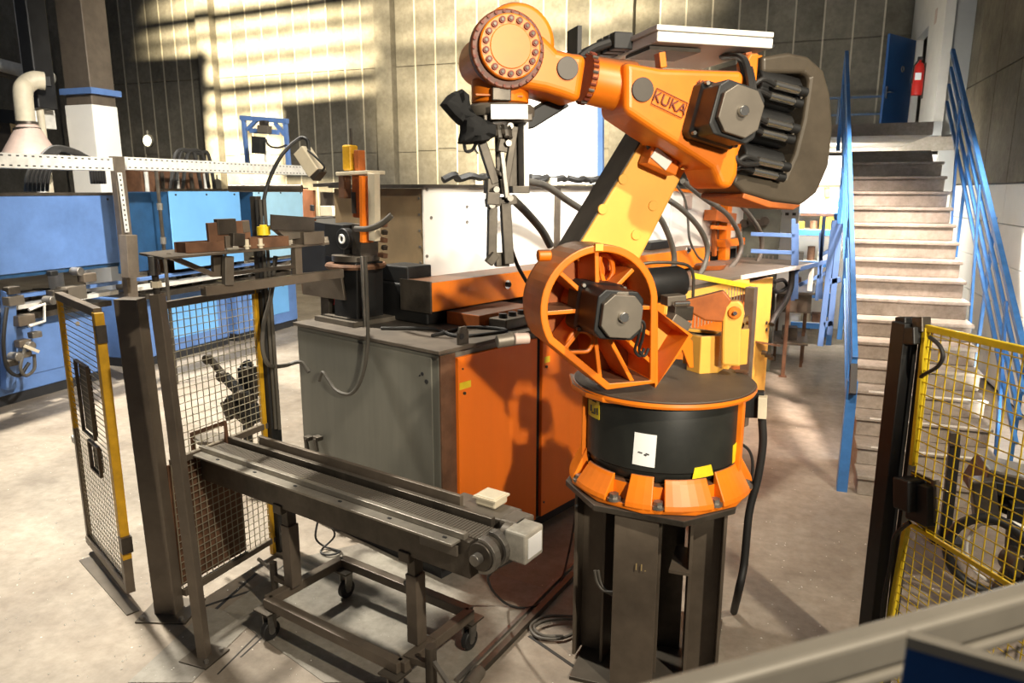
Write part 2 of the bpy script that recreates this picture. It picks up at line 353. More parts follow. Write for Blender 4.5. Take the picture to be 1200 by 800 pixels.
# ================================================================ STAIRCASE
st = thing('staircase', 'broad grey concrete staircase climbing to the blue door', 'staircase', (1.4, 6.25, 0))
X0 = .74
for k in range(16):
    y = 6.25+k*.2589; z = (k+1)*.175
    xr = 1.84 + .02*(18-k)*0
    mb = MB().box((X0, y+.012, z-.175), (XW, y+.30, z-.03)); mb.box((X0-.012, y-.012, z-.035), (XW+.02, y+.28, z))
    mb.build('step', STEPM, st, bev=.006, seg=1)
MB().prism([(X0+.02, 6.5, 0), (X0+.02, YT+.2, ZL-.35), (X0+.02, YT+.2, ZL-.6), (X0+.02, 7.1, 0)], Vector((XW-X0, 0, 0))).build('stringer', STEPM, st)
for k in (2, 3, 4, 5):     # white edging strips on the lower steps
    y = 6.25+(k-1)*.2589; z = k*.175
    if k < 5: MB().box((X0+.1, y-.016, z-.012), (XW, y-.010, z+.003)).build('nosing_strip', GALV, st)
def railing(name, label, xs, y0, y1, zoff, bars=4, dirpost=1):
    r = thing(name, label, 'railing', (xs, y0, 0)); s = .175/.2589
    zf = lambda y: (y-6.25)*s+.175
    top = MB()._bar(Vector((xs, y0, zf(y0)+zoff)), Vector((xs, y1, zf(y1)+zoff)), .045, .06, Vector((0,0,1))).build('handrail', BLUER, r, bev=.006)
    for i in range(1, bars): MB()._bar(Vector((xs, y0+.02, zf(y0)+zoff-i*.2)), Vector((xs, y1-.02, zf(y1)+zoff-i*.2)), .03, .035, Vector((0,0,1))).build('rail_bar', BLUER, r)
    return r, zf
rl, zf = railing('stair_railing', 'blue four-bar steel railing on the left side of the concrete stairs', X0-.11, 6.3, 10.85, .92)
for y in (6.33, 7.9, 9.45, 10.83): MB().box((X0-.135, y-.03, zf(y)-.3), (X0-.09, y+.03, zf(y)+.9)).build('post', BLUER, rl)
MB().box((X0-.15, 6.28, 0), (X0-.07, 6.38, .95)).build('post', BLUER, rl)
MB()._bar(Vector((X0-.11, 6.22, .86)), Vector((X0-.11, 6.33, 1.08)), .05, .07, Vector((0,0,1))).build('end_cap', RUBBER, rl)
xr = 1.81
rl, zf = railing('stair_railing', 'blue four-bar steel railing on the right side of the stairs, with crossed flat posts', xr, 6.3, 10.7, .95)
for y in (6.5, 7.9, 9.3): MB()._bar(Vector((xr+.03, y, zf(y)-.5)), Vector((xr+.03, y+.0, zf(y)+.93)), .05, .025, Vector((1,0,0))).build('post', BLUER, rl)
for y in (6.9, 8.3, 9.7): MB()._bar(Vector((xr-.02, y-.25, zf(y)-.45)), Vector((xr-.02, y+.1, zf(y)+.95)), .05, .02, Vector((1,0,0))).build('post', BLUER, rl)
FX, FY, FZ = XW2-.10, 15.3, 4.12
fe = thing('fire_extinguisher', 'red fire extinguisher hanging on the white wall beside the blue door', 'extinguisher', (FX, FY, FZ))
e = MB().lathe(Vector((FX, FY, FZ)), [(.02,0),(.085,.01),(.09,.05),(.09,.46),(.07,.53),(.025,.57),(.02,.62)], 20); e.build('bottle', RED, fe)
MB().box((FX-.07, FY-.10, FZ+.26), (FX+.03, FY-.088, FZ+.38)).build('instruction_label', PAPER, fe)
MB().box((FX-.04, FY-.03, FZ+.60), (FX+.04, FY+.03, FZ+.66)).tube([(FX-.02, FY-.04, FZ+.62), (FX-.10, FY-.07, FZ+.5), (FX-.11, FY-.06, FZ+.2)], .013).build('valve', INK, fe)
MB().box((FX+.07, FY-.04, FZ-.05), (FX+.099, FY+.04, FZ+.55)).build('bracket', DSTEEL, fe)
# added out-of-frame slat masks, cut the spots into stripes on the back wall
for wi, (c_, t_) in enumerate([((-11.5, 1.0, 8.2), (-14.0, 17.8, 5.6)), ((-4.6, 1.0, 8.6), (-6.2, 17.8, 6.3))]):
    C_ = Vector(c_); D_ = (Vector(t_)-C_).normalized(); Q = C_+D_*1.6; sx = Vector((1,0,.03)).normalized()
    mask_root = thing('window_%d' % (wi+1), None, None, Q, kind='structure')
    lv = None
    for k in range(16):
        p = Q+Vector((0,0,-.40+k*.062+(0.01 if k % 3 else 0)))
        if k < 4: p = Q+Vector((0,0,-.53+k*.03))
        MB()._bar(p-sx*.9, p+sx*1.7, .006, (.020 if k % 3 else .036) if k > 3 else .04, Vector((0,0,1))).build('louvre_slat', GALV, mask_root)
    for s_ in (-.9, 1.7): MB()._bar(Q+sx*s_-Vector((0,0,.6)), Q+sx*s_+Vector((0,0,.6)), .05, .05, sx).build('window_frame', GALV, mask_root)
    if wi == 0:
        def on_mask(x, y):
            Wp = Y(x, y, YB); d = Wp-C_; n_ = D_; return C_+d*((Q-C_).dot(n_)/d.dot(n_))
        for q_ in ([(40,75),(248,60),(248,215),(40,215)], [(330,118),(452,106),(452,215),(330,215)], [(455,-60),(700,-60),(700,215),(455,215)]):
            MB().prism([on_mask(*t) for t in q_], D_*.01).build('blanking_panel', DSTEEL, mask_root)  # added blockers, keep the striped light off parts of the wall
# ================================================================ ROBOT
def rp(x, y, n): return RB.px(x, y, n)
def rl_(x, y, n): return RB.loc(RB.px(x, y, n))
NV = RB.n.copy(); AV = RB.a.copy(); UP = Vector((0, 0, 1))
rob = thing('industrial_robot', 'large orange jointed robot arm bolted on its steel pedestal', 'robot', (-.51, 3.62, .99), 36)
# --- foot with lugs
DC = Vector((-.51, 3.62, 0))
ft = MB().lathe(DC+Vector((0,0,.987)), [(.25,0),(.462,0),(.466,.012),(.462,.030),(.36,.030)], 12).build('foot_ring', ORANGE, rob, bev=.004)
MB().lathe(DC+UP*1.0, [(.36,0),(.402,0),(.396,.10),(.36,.10)], 48).build('foot_wall', ORANGE, rob)
def segm(a0, a1, h, r1=.405):
    b = MB(); n = max(2, int((a1-a0)/5)); rings = []
    for k in range(n+1):
        a = R_(a0+(a1-a0)*k/n); d = Vector((math.cos(a), math.sin(a), 0))
        rings.append([DC+d*.385+UP*1.01, DC+d*.468+UP*1.01, DC+d*.462+UP*1.035, DC+d*r1+UP*(1.01+h*.85), DC+d*(r1-.01)+UP*(1.01+h), DC+d*.385+UP*(1.01+h)])
    for i_ in range(n):
        pass
    vs = [p for r_ in rings for p in r_]; m_ = 6; fs = []
    for i_ in range(n):
        for t in range(m_): u = (t+1) % m_; fs.append((i_*m_+t, i_*m_+u, (i_+1)*m_+u, (i_+1)*m_+t))
    fs += [tuple(range(m_))[::-1], tuple(n*m_+t for t in range(m_))]
    b.add(vs, fs, raw=True); return b.build('lug', ORANGE, rob, bev=.008, seg=2)
for a0, a1, h in [(182,211,.17),(217,246,.12),(259,275,.14),(282,312,.13),(319,350,.15),(8,40,.15),(60,110,.14),(130,165,.14)]: segm(a0, a1, h)
for a in (214, 250, 278.5, 315.5, 356, 50, 120, 172):
    d = Vector((math.cos(R_(a)), math.sin(R_(a)), 0)); hb = DC+d*.435+UP*1.02
    q = MB().cyl(hb, hb+UP*.028, .023, 6); q.cyl(hb-UP*.005, hb+UP*.008, .034, 20); q.build('bolt', STEEL, rob)
dm = MB().lathe(DC+UP*1.14, [(.36,-.03),(.378,0),(.378,.02),(.392,.03),(.392,.33),(.386,.345),(.392,.36),(.36,.375)], 64).build('drum', DRUM, rob)
def on_drum(px0, py0, px1, py1, r=.3935):
    """curved sheet on the drum between two pixels"""
    def hit(x, y):
        d = ray(x, y); o = CAM-DC; A_ = d.x**2+d.y**2; B_ = o.x*d.x+o.y*d.y; C_ = o.x**2+o.y**2-r*r
        t = (-B_-math.sqrt(max(0, B_*B_-A_*C_)))/A_; return CAM+d*t
    return hit
hit = on_drum(0,0,0,0)
def sheet(corners, name, mt, parent, n=6, label=None):
    r = .395; b = MB(); q = [hit(*c) for c in corners]
    an = [math.atan2(v.y-DC.y, v.x-DC.x) for v in q]; vs = []
    for i in range(n+1):
        t = i/n
        for (ia, ib) in ((0, 1), (3, 2)):
            a = an[ia]*(1-t)+an[ib]*t; z = q[ia].z*(1-t)+q[ib].z*t
            for rr in (.393, .3955): vs.append(Vector((DC.x+rr*math.cos(a), DC.y+rr*math.sin(a), z)))
    fs = []
    for i in range(n):
        k = i*4; fs += [(k+1, k+5, k+7, k+3), (k, k+2, k+6, k+4), (k, k+4, k+5, k+1), (k+2, k+3, k+7, k+6)]
    fs += [(0,1,3,2), (4*n, 4*n+2, 4*n+3, 4*n+1)]
    b.add(vs, fs, raw=True); return b.build(name, mt, parent, label=label), q
pg, q = sheet([(744,506),(770,510),(767,548),(741,543)], 'paper_sheet', PAPER, dm, label='white paper sheet taped to the drum')
for i, (x, y, w_) in enumerate([(748,529,5),(755,532,3),(757,531,4)]):
    p = hit(x, y); p2 = hit(x+w_, y+1.5); n_ = (p-DC); n_.z = 0; n_.normalize()
    MB()._bar(p+n_*.003, p2+n_*.003, .005, .004, n_).build('scribble', INK, dm)
sheet([(690,467),(702.5,471),(702.5,492),(690,485)], 'warning_sticker', YELLOW, dm, 3)
for x, y, w_, h_ in [(692,474,3,7),(697,478,1.6,7),(700,478,1.5,8),(692,483,8,1.2),(693,469.5,8,1)]:
    p = hit(x+w_/2, y); p2 = hit(x+w_/2, y+h_); n_ = (p-DC); n_.z = 0; n_.normalize(); MB()._bar(p+n_*.0035, p2+n_*.0035, w_*.0042, .003, n_).build('sticker_print', INK, dm)
sheet([(814,548),(833,544),(836,556),(811,561)], 'rating_label', YELLOW, dm, 4)
sheet([(859,522),(863,518),(861,540),(858,543)], 'yellow_strip', YELLOW, dm, 2)
# orange vertical bars beside the drum
for (xa, ya, xb, yb, rr, w_) in [(683,460,683,520,.40,.016),(870,460,863,545,.41,.035)]:
    d = ray(xa, ya); 
    r0 = rr; P = hit(*(689, 490)) if xa < 700 else hit(863, 500)
    n_ = (P-DC); n_.z = 0; n_.normalize(); t_ = Vector((-n_.y, n_.x, 0)); sgn = -1 if xa < 700 else 1
    c_ = DC+n_*.40+t_*(.03*sgn)
    MB()._bar(c_+UP*1.12, c_+UP*1.50, w_, .03, n_).build('side_bar', ORANGE, rob, bev=.003)
# --- turntable
MB().lathe(DC+UP*1.5245, [(.02,0),(.448,0),(.446,.004),(.02,.004)], 72).build('turntable_top', mat('dusty_dark_plate', (.10,.078,.058), .6, var=.3, sc=4), rob, label='dark dusty top of the turntable')
tt = MB().lathe(DC+UP*1.495, [(.40,-.012),(.452,0),(.458,.012),(.455,.026),(.40,.030),(.02,.030)], 72).build('turntable', ORANGE, rob)
cs = MB().lathe(DC+UP*1.44, [(.36,0),(.40,.05),(.41,.06)], 48); cs.build('turntable_neck', BLACK, rob)
# --- rotor casting: curved back wall and ear
zt = 1.525
wallp = [Z(810,433,zt), Z(822,437,zt), Z(834,436,zt), Z(846,428,zt), Z(868,426,zt), Z(872,412,zt), DC+Vector((.30,.30,zt)), DC+Vector((.05,.36,zt))]
MB().ribbon(wallp, -.035, UP*.20, close=False).build('casting_wall', ORLIT, rob, bev=.008)
MB().prism([p+UP*.165 for p in wallp]+[DC+Vector((-.10,.22,zt+.165)), DC+Vector((-.06,-.0,zt+.165))], UP*.02).build('casting_top', mat('dusty_dark_top', (.085,.066,.05), .7, var=.3), rob, bev=.006)
# ear with round bolt: plane facing the camera at the right of the turntable
er = Frame((-.16, 3.74, 0), 8)
ep = [(847,372),(849,358),(856,353),(866,352),(871,357),(873,368),(869,385),(868,430),(846,428),(846,395)]
ear = MB().prism([er.px(x, y, 0) for x, y in ep], er.n*-.06).build('ear', ORLIT, rob, bev=.012)
c = er.px(861, 366, 0); q = MB().cyl(c, c+er.n*.012, .032, 28); q.build('ear_boss', ORANGE, ear, bev=.003)
MB().cyl(c+er.n*.012, c+er.n*.03, .011, 6).build('bolt', CHROME, ear)
MB().prism([er.px(x, y, .0) for x, y in [(800,352),(848,340),(858,352),(847,378),(826,376),(808,366)]], er.n*-.04).build('casting_shoulder', ORDARK, rob, bev=.01)
# rib brackets on the right of the wheel
MB().prism([rp(x, y, .15) for x, y in [(806,393),(812,400),(813,431),(808,431),(800,410),(792,404)]], NV*-.02).build('gusset', ORANGE, rob, bev=.004)
# flared lip joining wheel casting and turntable, front left
MB().prism([Z(x, y, 1.515) for x, y in [(667,436),(670,449),(686,459),(706,465),(735,468),(738,460),(712,450)]], UP*-.03).build('casting_lip', ORANGE, rob, bev=.01)
# --- wheel casting
WC = rp(704, 361, .25); WU, WN, WZ = RB.loc(WC)
def wp(px, py): return rl_(px, py, .25)
r0 = .283
path = []
def cpt(a): return (WU+r0*math.cos(R_(a)), .25, WZ+r0*math.sin(R_(a)))
e1 = wp(711,457); e2 = wp(769,449); e3 = wp(655,414)
for a in range(8, 215, 7): path.append(cpt(a))
path += [e1, e2]
P3 = [RB.w(*q) for q in path]
MB().ribbon(P3, -.034, NV*-.27).build('wheel_rim', ORANGE, rob, bev=.006)
MB().prism(P3, NV*-.27, NV*-.25).build('wheel_web', ORDARK, rob)
for (xa, ya, xb, yb) in [(701,293,702,348),(744,316,716,345),(657,319,694,352),(638,368,690,364),(768,361,720,361),(768,394,724,372),(768,428,716,378),(744,450,708,382),(705,444,698,380),(661,413,690,376)]:
    a = RB.loc(rp(xa, ya, .25)); b = RB.loc(rp(xb, yb, .25))
    MB()._bar(RB.w(a[0], .125, a[2]), RB.w(b[0], .125, b[2]), .020, .22, NV).build('rib', ORANGE, rob, bev=.004)
hub = MB().cyl(RB.w(WU, 0, WZ), RB.w(WU, .20, WZ), .105, 32).build('hub', ORDARK, rob, bev=.008)
# curved pocket bosses
MB().tube(smooth_path([rp(664,410,.22), rp(670,392,.22), rp(684,388,.22), rp(694,396,.22), rp(690,410,.22), rp(676,412,.22)], 5, True), .010, 8, close=True).build('pocket_boss', ORANGE, rob)
MB().tube(smooth_path([rp(703,300,.12), rp(715,302,.12), rp(718,320,.12), rp(708,332,.12)], 4, True), .012, 8, close=True).build('pocket_boss', ORANGE, rob)
b = MB(); b._bar(rp(697,289.5,.255), rp(706,289.5,.255), .03, .02, NV); b.build('rim_notch', ORLIT, rob)
# triangular bracket to the right of the wheel
tri = [rp(771,364,.22), rp(807,393,.22), rp(771,450,.22)]
MB().ribbon(tri[::-1], .022, NV*-.20).build('triangular_bracket', ORANGE, rob, bev=.004)
MB().prism([rp(x, y, .05) for x, y in [(771,366),(805,393),(771,447)]], NV*-.03).build('bracket_web', ORLIT, rob)
# lugs on the outer side of the wheel casting
for (x, y, n_, l_) in [(645,299,.14,.06), (620,396,.14,.07)]:
    p = rp(x, y, n_); MB().cyl(p, p-AV*l_, .026, 16).build('stop_lug', ORANGE if y < 320 else PINK, rob, bev=.005)
p = rp(612, 396, .12); MB().cyl(p-AV*.01, p-AV*.12+UP*-.01, .030, 20).build('pin', CAPGREY, rob, bev=.004)
def motor(base, ax, side, r, L, L2, name='motor'):
    """square servo motor: body then octagonal end cap and bolt; base point, axis, in-plane direction"""
    t = side.normalized(); u = ax.cross(t)
    def ring(h, rr, ch): 
        o = []
        for sx, sy in ((1,1),(-1,1),(-1,-1),(1,-1)):
            pa = [(sx*rr, sy*(rr-ch)), (sx*(rr-ch), sy*rr)]
            if sx*sy < 0: pa = pa[::-1]
            o += [base+ax*h+t*a+u*b for a, b in pa]
        return o
    def pl(rs):
        b = MB(); n = 8; vs = [p for r_ in rs for p in r_]; fs = []
        for i in range(len(rs)-1):
            for k in range(n): fs.append((i*n+k, i*n+(k+1) % n, (i+1)*n+(k+1) % n, (i+1)*n+k))
        fs += [tuple(range(n))[::-1], tuple((len(rs)-1)*n+k for k in range(n))]; b.add(vs, fs, raw=True); return b
    m_ = pl([ring(0, r*1.08, r*.2), ring(L*.35, r*1.08, r*.2), ring(L*.42, r, r*.3), ring(L, r, r*.3)]).build(name, BLACK, rob, bev=.006)
    pl([ring(L, r*.86, r*.42), ring(L+L2, r*.86, r*.42)]).build('motor_cap', CAPGREY, m_, bev=.004)
    MB().cyl(base+ax*(L+L2), base+ax*(L+L2+.022), .022, 16).build('motor_bolt', CHROME, m_, bev=.003)
    for sx, sy in ((1,1),(-1,1),(-1,-1),(1,-1)):
        c_ = base+ax*(L*.38)+t*(sx*r*.93)+u*(sy*r*.93); MB().cyl(c_, c_+ax*.02, .009, 6).build('bolt', STEEL, m_)
    return m_
ang = R_(-6)
side = AV*math.cos(ang)+UP*math.sin(ang)
m1 = motor(RB.w(WU, .12, WZ), NV, side, .105, .33, .035)
MB().bar(rp(716,345,.42), rp(736,345,.44), .05, .03).build('terminal_box', CAPGREY, m1, bev=.004)
for dx in (0, 5):
    MB().tube(smooth_path([rp(747+dx*.4,374,.42), rp(750+dx,380,.42), rp(748+dx,396,.38), rp(744+dx,410,.34), rp(750+dx,417,.33), rp(755+dx,408,.33)], 4), .007, 8).build('motor_cable', RUBBER, rob)
    MB().tube([rp(747+dx*.4,372,.36), rp(748.5+dx*.5,388,.35)], .011, 10).build('plug', CHROME, rob)
# --- lower arm
LA = [(676,292),(762,150),(775,140),(826,168),(800,206),(752,300),(735,330),(690,330)]
la = MB().prism([rp(x, y, .04) for x, y in LA], NV*-.26).build('lower_arm', ORLIT, rob, bev=.012)
_a, _b = rp(676,292,.03), rp(762,150,.03)
MB().add([_a-AV*.003, _b-AV*.003, _b-AV*.003-NV*.24, _a-AV*.003-NV*.24, _a-AV*.012, _b-AV*.012, _b-AV*.012-NV*.24, _a-AV*.012-NV*.24], [(0,3,2,1),(4,5,6,7),(0,1,5,4),(1,2,6,5),(2,3,7,6),(3,0,4,7)], raw=True).build('arm_side_web', mat('dark_grimy_casting', (.075,.062,.05), .6, var=.4), rob, bev=.002, label='dark grimy side of the lower arm')  # thin dark plate laid over the lower arm's side face
for x, y in [(730,210),(706,245),(765,241),(745,275)]:
    c = rp(x, y, .04); MB().cyl(c-NV*.005, c+NV*.008, .024, 24).build('hole_cap', ORLIT, la, bev=.002)
MB().prism([rp(x, y, .045) for x, y in [(668,296),(682,291),(708,294),(735,308),(748,318),(700,330)]], NV*.01).build('arm_collar', ORANGE, la, bev=.004)
# small motor box near elbow
MB()._bar(rp(757,181,.10), rp(790,196,.10), .085, .10, NV).build('limit_switch_box', RED if 0 else ORANGE, rob, bev=.006)
MB()._bar(rp(766,178,.155), rp(784,194,.155), .055, .01, NV).build('switch_cover', WHITE, rob, bev=.003)
c = rp(767,172,.10); MB().cyl(c-UP*.02, c+UP*.05+AV*-.03, .028, 16).build('switch_knob', BLACK, rob, bev=.006)
MB().lathe(rp(803,182,.02), [(.02,0),(.07,.01),(.075,.03),(.05,.12),(.03,.14)], 24, NV).build('elbow_boss', ORANGE, rob)
for x, y in [(792,192),(800,196),(806,190)]: p = rp(x, y, .12); MB().cyl(p, p+NV*.03, .012, 10).build('plug', CHROME, rob)
# --- forearm
AX = (RB.w(*rl_(733,99,.20))-RB.w(*rl_(640,76,.20))).normalized()
def prof(pts, n0, n1, name, mt, par=rob, bev=.02, seg=4, label=None):
    return MB().prism([rp(x, y, n1) for x, y in pts], NV*-(n1-n0)).build(name, mt, par, bev=bev, seg=seg, label=label)
fb = prof([(733,71),(775,79),(868,82),(884,96),(880,150),(868,178),(866,205),(858,222),(845,220),(836,198),(818,186),(770,156),(733,131)], .06, .34, 'forearm_casting', ORANGE, bev=.03)
# tube between flange and casting
def ringat(px, pt, pb, n=28, half=None, nc=.20):
    t = rp(px[0], pt, nc); b = rp(px[1], pb, nc); c = (t+b)/2; v = (t-b)/2; r = v.length; hw = half or r
    return [c + v*math.cos(2*math.pi*k/n) + NV*hw*math.sin(2*math.pi*k/n) for k in range(n)]
fl = MB().loft([ringat((690,680), 64, 119), ringat((696,686), 65.5, 121)]); fl.build('forearm_flange', ORDARK, rob, bev=.003)
MB().loft([ringat((696,686), 65.5, 122), ringat((724,715), 70, 129), ringat((727,718), 69.5, 130.5), ringat((742,734), 72, 134)]).build('forearm_tube', ORANGE, rob)
RG = ringat((691,681), 62.5, 121, 26)
for k in range(26):
    c = RG[k]; 
    if (c-RB.w(0,.2,0)).dot(NV) > -.05: MB().cyl(c-AX*.008, c+AX*.016, .006, 6).build('flange_bolt', REDT if k % 3 else STEEL, rob)
# wrist housing: hull from wrist circle to flange
HW = [(556,42),(575,29),(598,25),(622,31),(640,42),(655,57),(672,61),(690,63),(681,121),(660,113),(640,107),(618,103),(590,98),(562,88),(551,68)]
wh = prof(HW, .06, .34, 'wrist_housing', ORANGE, bev=.05, seg=5)
c = rp(590, 62, .05); MB().cyl(c+NV*-.02, c+NV*.24, .152, 44).build('wrist_side_drum', ORANGE, rob, bev=.02, seg=3)
c = rp(592, 60, .30); MB().cyl(c, c+NV*.045, .148, 44).build('wrist_joint_ring', mat('dark_rust_ring', (.14,.035,.01), .5), rob, bev=.006)
for k in range(26):
    a = 2*math.pi*k/26; q = c+NV*.04+AV*math.cos(a)*.138+UP*math.sin(a)*.138; MB().cyl(q, q+NV*.012, .007, 6).build('ring_bolt', REDT, rob)
c = rp(596, 56, .345); cv = MB().cyl(c, c+NV*.03, .122, 48).build('wrist_cover', ORANGE, rob, bev=.006)
for k in range(18):
    a = 2*math.pi*(k+.5)/18; q = c+NV*.028+AV*math.cos(a)*.100+UP*math.sin(a)*.100
    MB().cyl(q, q+NV*.012, .0125, 12).build('cover_bolt', REDT, cv); MB().cyl(q+NV*.012, q+NV*.015, .006, 8).build('bolt_centre', DSTEEL, cv)
MB().cyl(c+NV*.028, c+NV*.034, .082, 40).build('cover_plate', ORANGE, cv, bev=.003)
for (x, y, r) in [(665,80,.045),(753,105,.049)]:
    c = rp(x, y, .343); MB().cyl(c, c+NV*.006, r, 32).build('blind_cap', CAPDARK, rob, bev=.002)
# lettering cast on the forearm, slanted with it
lx = (rp(800,127,.34)-rp(771,113,.34)).normalized()
lc = rp(784.5, 121, .345); ld_ = UP-lx*UP.dot(lx); ld_.normalize()
text('lettering', 'KUKA', .062, lc, lx, ld_, REDT, fb, .004)
plq = []
for sx, sy in ((-1,-1),(1,-1),(1,1),(-1,1)): plq.append(lc+lx*.078*sx+ld_*.034*sy)
MB().ribbon(plq, .003, lx.cross(ld_)*.004).build('lettering_frame', REDT, fb)
text('number_mark', '402', .035, rp(823,98,.345), lx-(lx*.0)+UP*.12, UP, REDT, fb, .001)
# wrist lower joint, flange and white label
wc = rp(586, 92, .20); wc0 = Vector((wc.x, wc.y, 0)); zt0 = rp(586,90,.2).z; zb0 = rp(586,124,.2).z
MB().lathe(wc0+UP*zb0, [(.10,0),(.118,.01),(.118,zt0-zb0-.02),(.10,zt0-zb0)], 32).build('wrist_joint', ORANGE, rob)
MB()._bar(rp(576,110,.32), rp(598,111,.32), .05, .03, NV).build('wrist_terminal', DSTEEL, rob, bev=.004)
MB()._bar(rp(557,111,.30), rp(612,113,.30), .006, .02, NV).build('wrist_seam', ORDARK, rob)
fz = rp(586,138,.2).z
MB().lathe(wc0+UP*fz, [(.08,0),(.135,.0),(.142,.01),(.142,zb0-fz-.01),(.13,zb0-fz)], 36).build('tool_flange', CAPGREY, rob)
MB()._bar(rp(575,131,.36), rp(618,131,.36), .055, .012, NV).build('flange_label', PAPER, rob)
# --- gripper
gr = MB()._bar(rp(560,141,.22), rp(616,140,.22), .20, .028, UP).build('gripper', DSTEEL, rob, bev=.004)
def gb(name, x0, y0, x1, y1, n_, w, d, mt, bev=.003):
    return MB()._bar(rp(x0, y0, n_), rp(x1, y1, n_), w, d, NV).build(name, mt, gr, bev=bev)
gb('back_plate', 610,138,611,225,.16,.022,.16,WHITE); gb('upright', 600,140,602,222,.14,.05,.03,TOOLST)
gb('foot_plate', 596,222,616,222,.2,.03,.12,TOOLST)
gb('toggle_arm', 564,165,580,215,.24,.035,.035,TOOLST); gb('toggle_arm', 592,150,588,178,.27,.04,.03,TOOLST)
gb('toggle_arm', 603,148,592,218,.25,.028,.03,TOOLST); gb('toggle_arm', 584,160,586,212,.18,.03,.02,TOOLST)
gb('link_rod', 588,178,594,232,.30,.02,.02,STEEL); gb('link_rod', 575,195,596,212,.22,.015,.015,TOOLST)
gb('cross_block', 569,218,590,219,.22,.06,.07,TOOLST); gb('cross_block', 570,238,604,234,.24,.035,.06,TOOLST)
gb('cross_block', 570,232,585,233,.3,.05,.03,TOOLST)
gb('finger', 577,240,576,304,.24,.038,.035,TOOLST); gb('finger', 592,238,596,309,.26,.042,.035,TOOLST)
gb('finger_tip', 573,300,580,306,.27,.05,.04,TOOLST); gb('finger_tip', 588,296,588,312,.22,.06,.04,TOOLST)
for x, y in [(596,148),(586,152),(594,168),(580,222),(596,232),(575,240)]:
    c = rp(x, y, .28); MB().cyl(c, c+NV*.03, .013, 12).build('pivot_pin', STEEL, gr)
MB().prism([rp(x, y, .16) for x, y in [(614,135),(655,110),(668,124),(626,150),(615,151)]], NV*-.14).build('side_shroud', BLACK, gr, bev=.006)
# crumpled cloth cover
def blob(name, pts, mt, par, n_, th, seed):
    P = [RB.loc(rp(x, y, n_)) for x, y in pts]; m_ = len(P); cx_ = sum(p[0] for p in P)/m_; cz_ = sum(p[2] for p in P)/m_
    rings = []
    for (s_, nn) in ((.35,-th),(.8,-th*.85),(1.0,-th*.3),(1.0,th*.3),(.82,th*.85),(.4,th)):
        r_ = []
        for k, p in enumerate(P):
            for j in range(3):
                q = P[(k+1) % m_]; t = j/3; u = p[0]*(1-t)+q[0]*t; z = p[2]*(1-t)+q[2]*t
                w_ = noise.noise(Vector((u*25+seed, nn*20, z*25)))*.018
                r_.append(RB.w(cx_+(u-cx_)*(s_+w_*4), n_+nn+w_*1.6, cz_+(z-cz_)*(s_+w_*3)))
        rings.append(r_)
    return MB().loft(rings).build(name, mt, par)
blob('cloth_cover', [(516,122),(524,112),(540,105),(548,113),(549,128),(558,136),(560,142),(552,150),(538,146),(528,137)], CLOTH, gr, .26, .06, 1)
blob('cloth_cover', [(540,140),(552,134),(570,140),(580,146),(580,160),(572,166),(560,168),(548,169),(537,168),(540,154)], CLOTH, gr, .28, .07, 5)
MB().tube(smooth_path([rp(544,168,.28), rp(546,177,.3), rp(553,176,.3), rp(558,168,.28)], 4), .007, 6).build('loose_wire', RUBBER, gr)
MB().tube(smooth_path([rp(556,168,.28), rp(556,174,.3), rp(560,180,.3)], 4), .004, 6).build('loose_wire', RUBBER, gr)
for k in range(6):
    x = 576+k*4; MB().tube([rp(x,147,.3), rp(x+2,158+k % 3*2,.32)], .010, 8).build('fitting', DSTEEL if k % 2 else STEEL, gr)
# --- elbow motor and its cables
mb_ = rp(832,137,.33)
motor(mb_, NV, AV*.97+UP*-.24, .110, .21, .03)
# three wrist motors at the rear, axes along the arm
for i, (x, y) in enumerate([(893,104),(884,146),(874,190)]):
    b0 = rp(x, y, .16); ax = (AX*.98+UP*.0).normalized()
    mm = MB().cyl(b0-ax*.06, b0+ax*.16, .085, 12).build('wrist_motor', BLACK, rob, bev=.008)
    MB().cyl(b0+ax*.16, b0+ax*.185, .06, 10).build('motor_end', CAPGREY, mm, bev=.004)
    for dy, dn_ in ((0, .12), (.045, .09)):
        s0 = b0+NV*dn_+UP*(.0-dy)-ax*.02; MB().cyl(s0, s0+ax*.13, .018, 12).build('connector', CHROME, mm); MB().cyl(s0+ax*.13, s0+ax*.17, .022, 12).build('connector_cap', BLACK, mm)
        MB().tube(smooth_path([s0-ax*.0, s0-ax*.08+NV*.02, s0-ax*.13-UP*.05+NV*.0, s0-ax*.16-UP*.09-NV*.08], 4), .011, 8).build('motor_cable', RUBBER, mm)
# --- counterweight
cwp = [(893,66),(925,61),(948,66),(966,82),(974,110),(977,150),(972,195),(958,226),(940,240),(905,236),(872,226),(858,214),(862,203),(900,209),(920,207),(932,180),(942,140),(949,92),(943,86),(893,86)]
MB().prism([rp(x, y, .22) for x, y in cwp], NV*-.42).build('counterweight', CWMAT, rob, bev=.028, seg=4)
MB().prism([rp(x, y, -.05) for x, y in [(893,75),(945,80),(960,100),(950,180),(930,222),(875,215),(862,205)]], NV*-.12).build('counterweight_back', BLACK, rob)
MB().prism([rp(x, y, .215) for x, y in [(872,226),(905,236),(940,240),(930,246),(900,243),(870,232)]], NV*-.38).build('counterweight_base', ORDARK, rob, bev=.006)
prof([(868,190),(890,70),(896,64),(884,64),(874,72),(862,100)], .0, .05, 'rear_bracket', ORANGE, bev=.01)
prof([(874,72),(880,62),(890,62),(887,100),(880,118),(876,104)], .22, .30, 'rear_bracket', ORANGE, bev=.01)
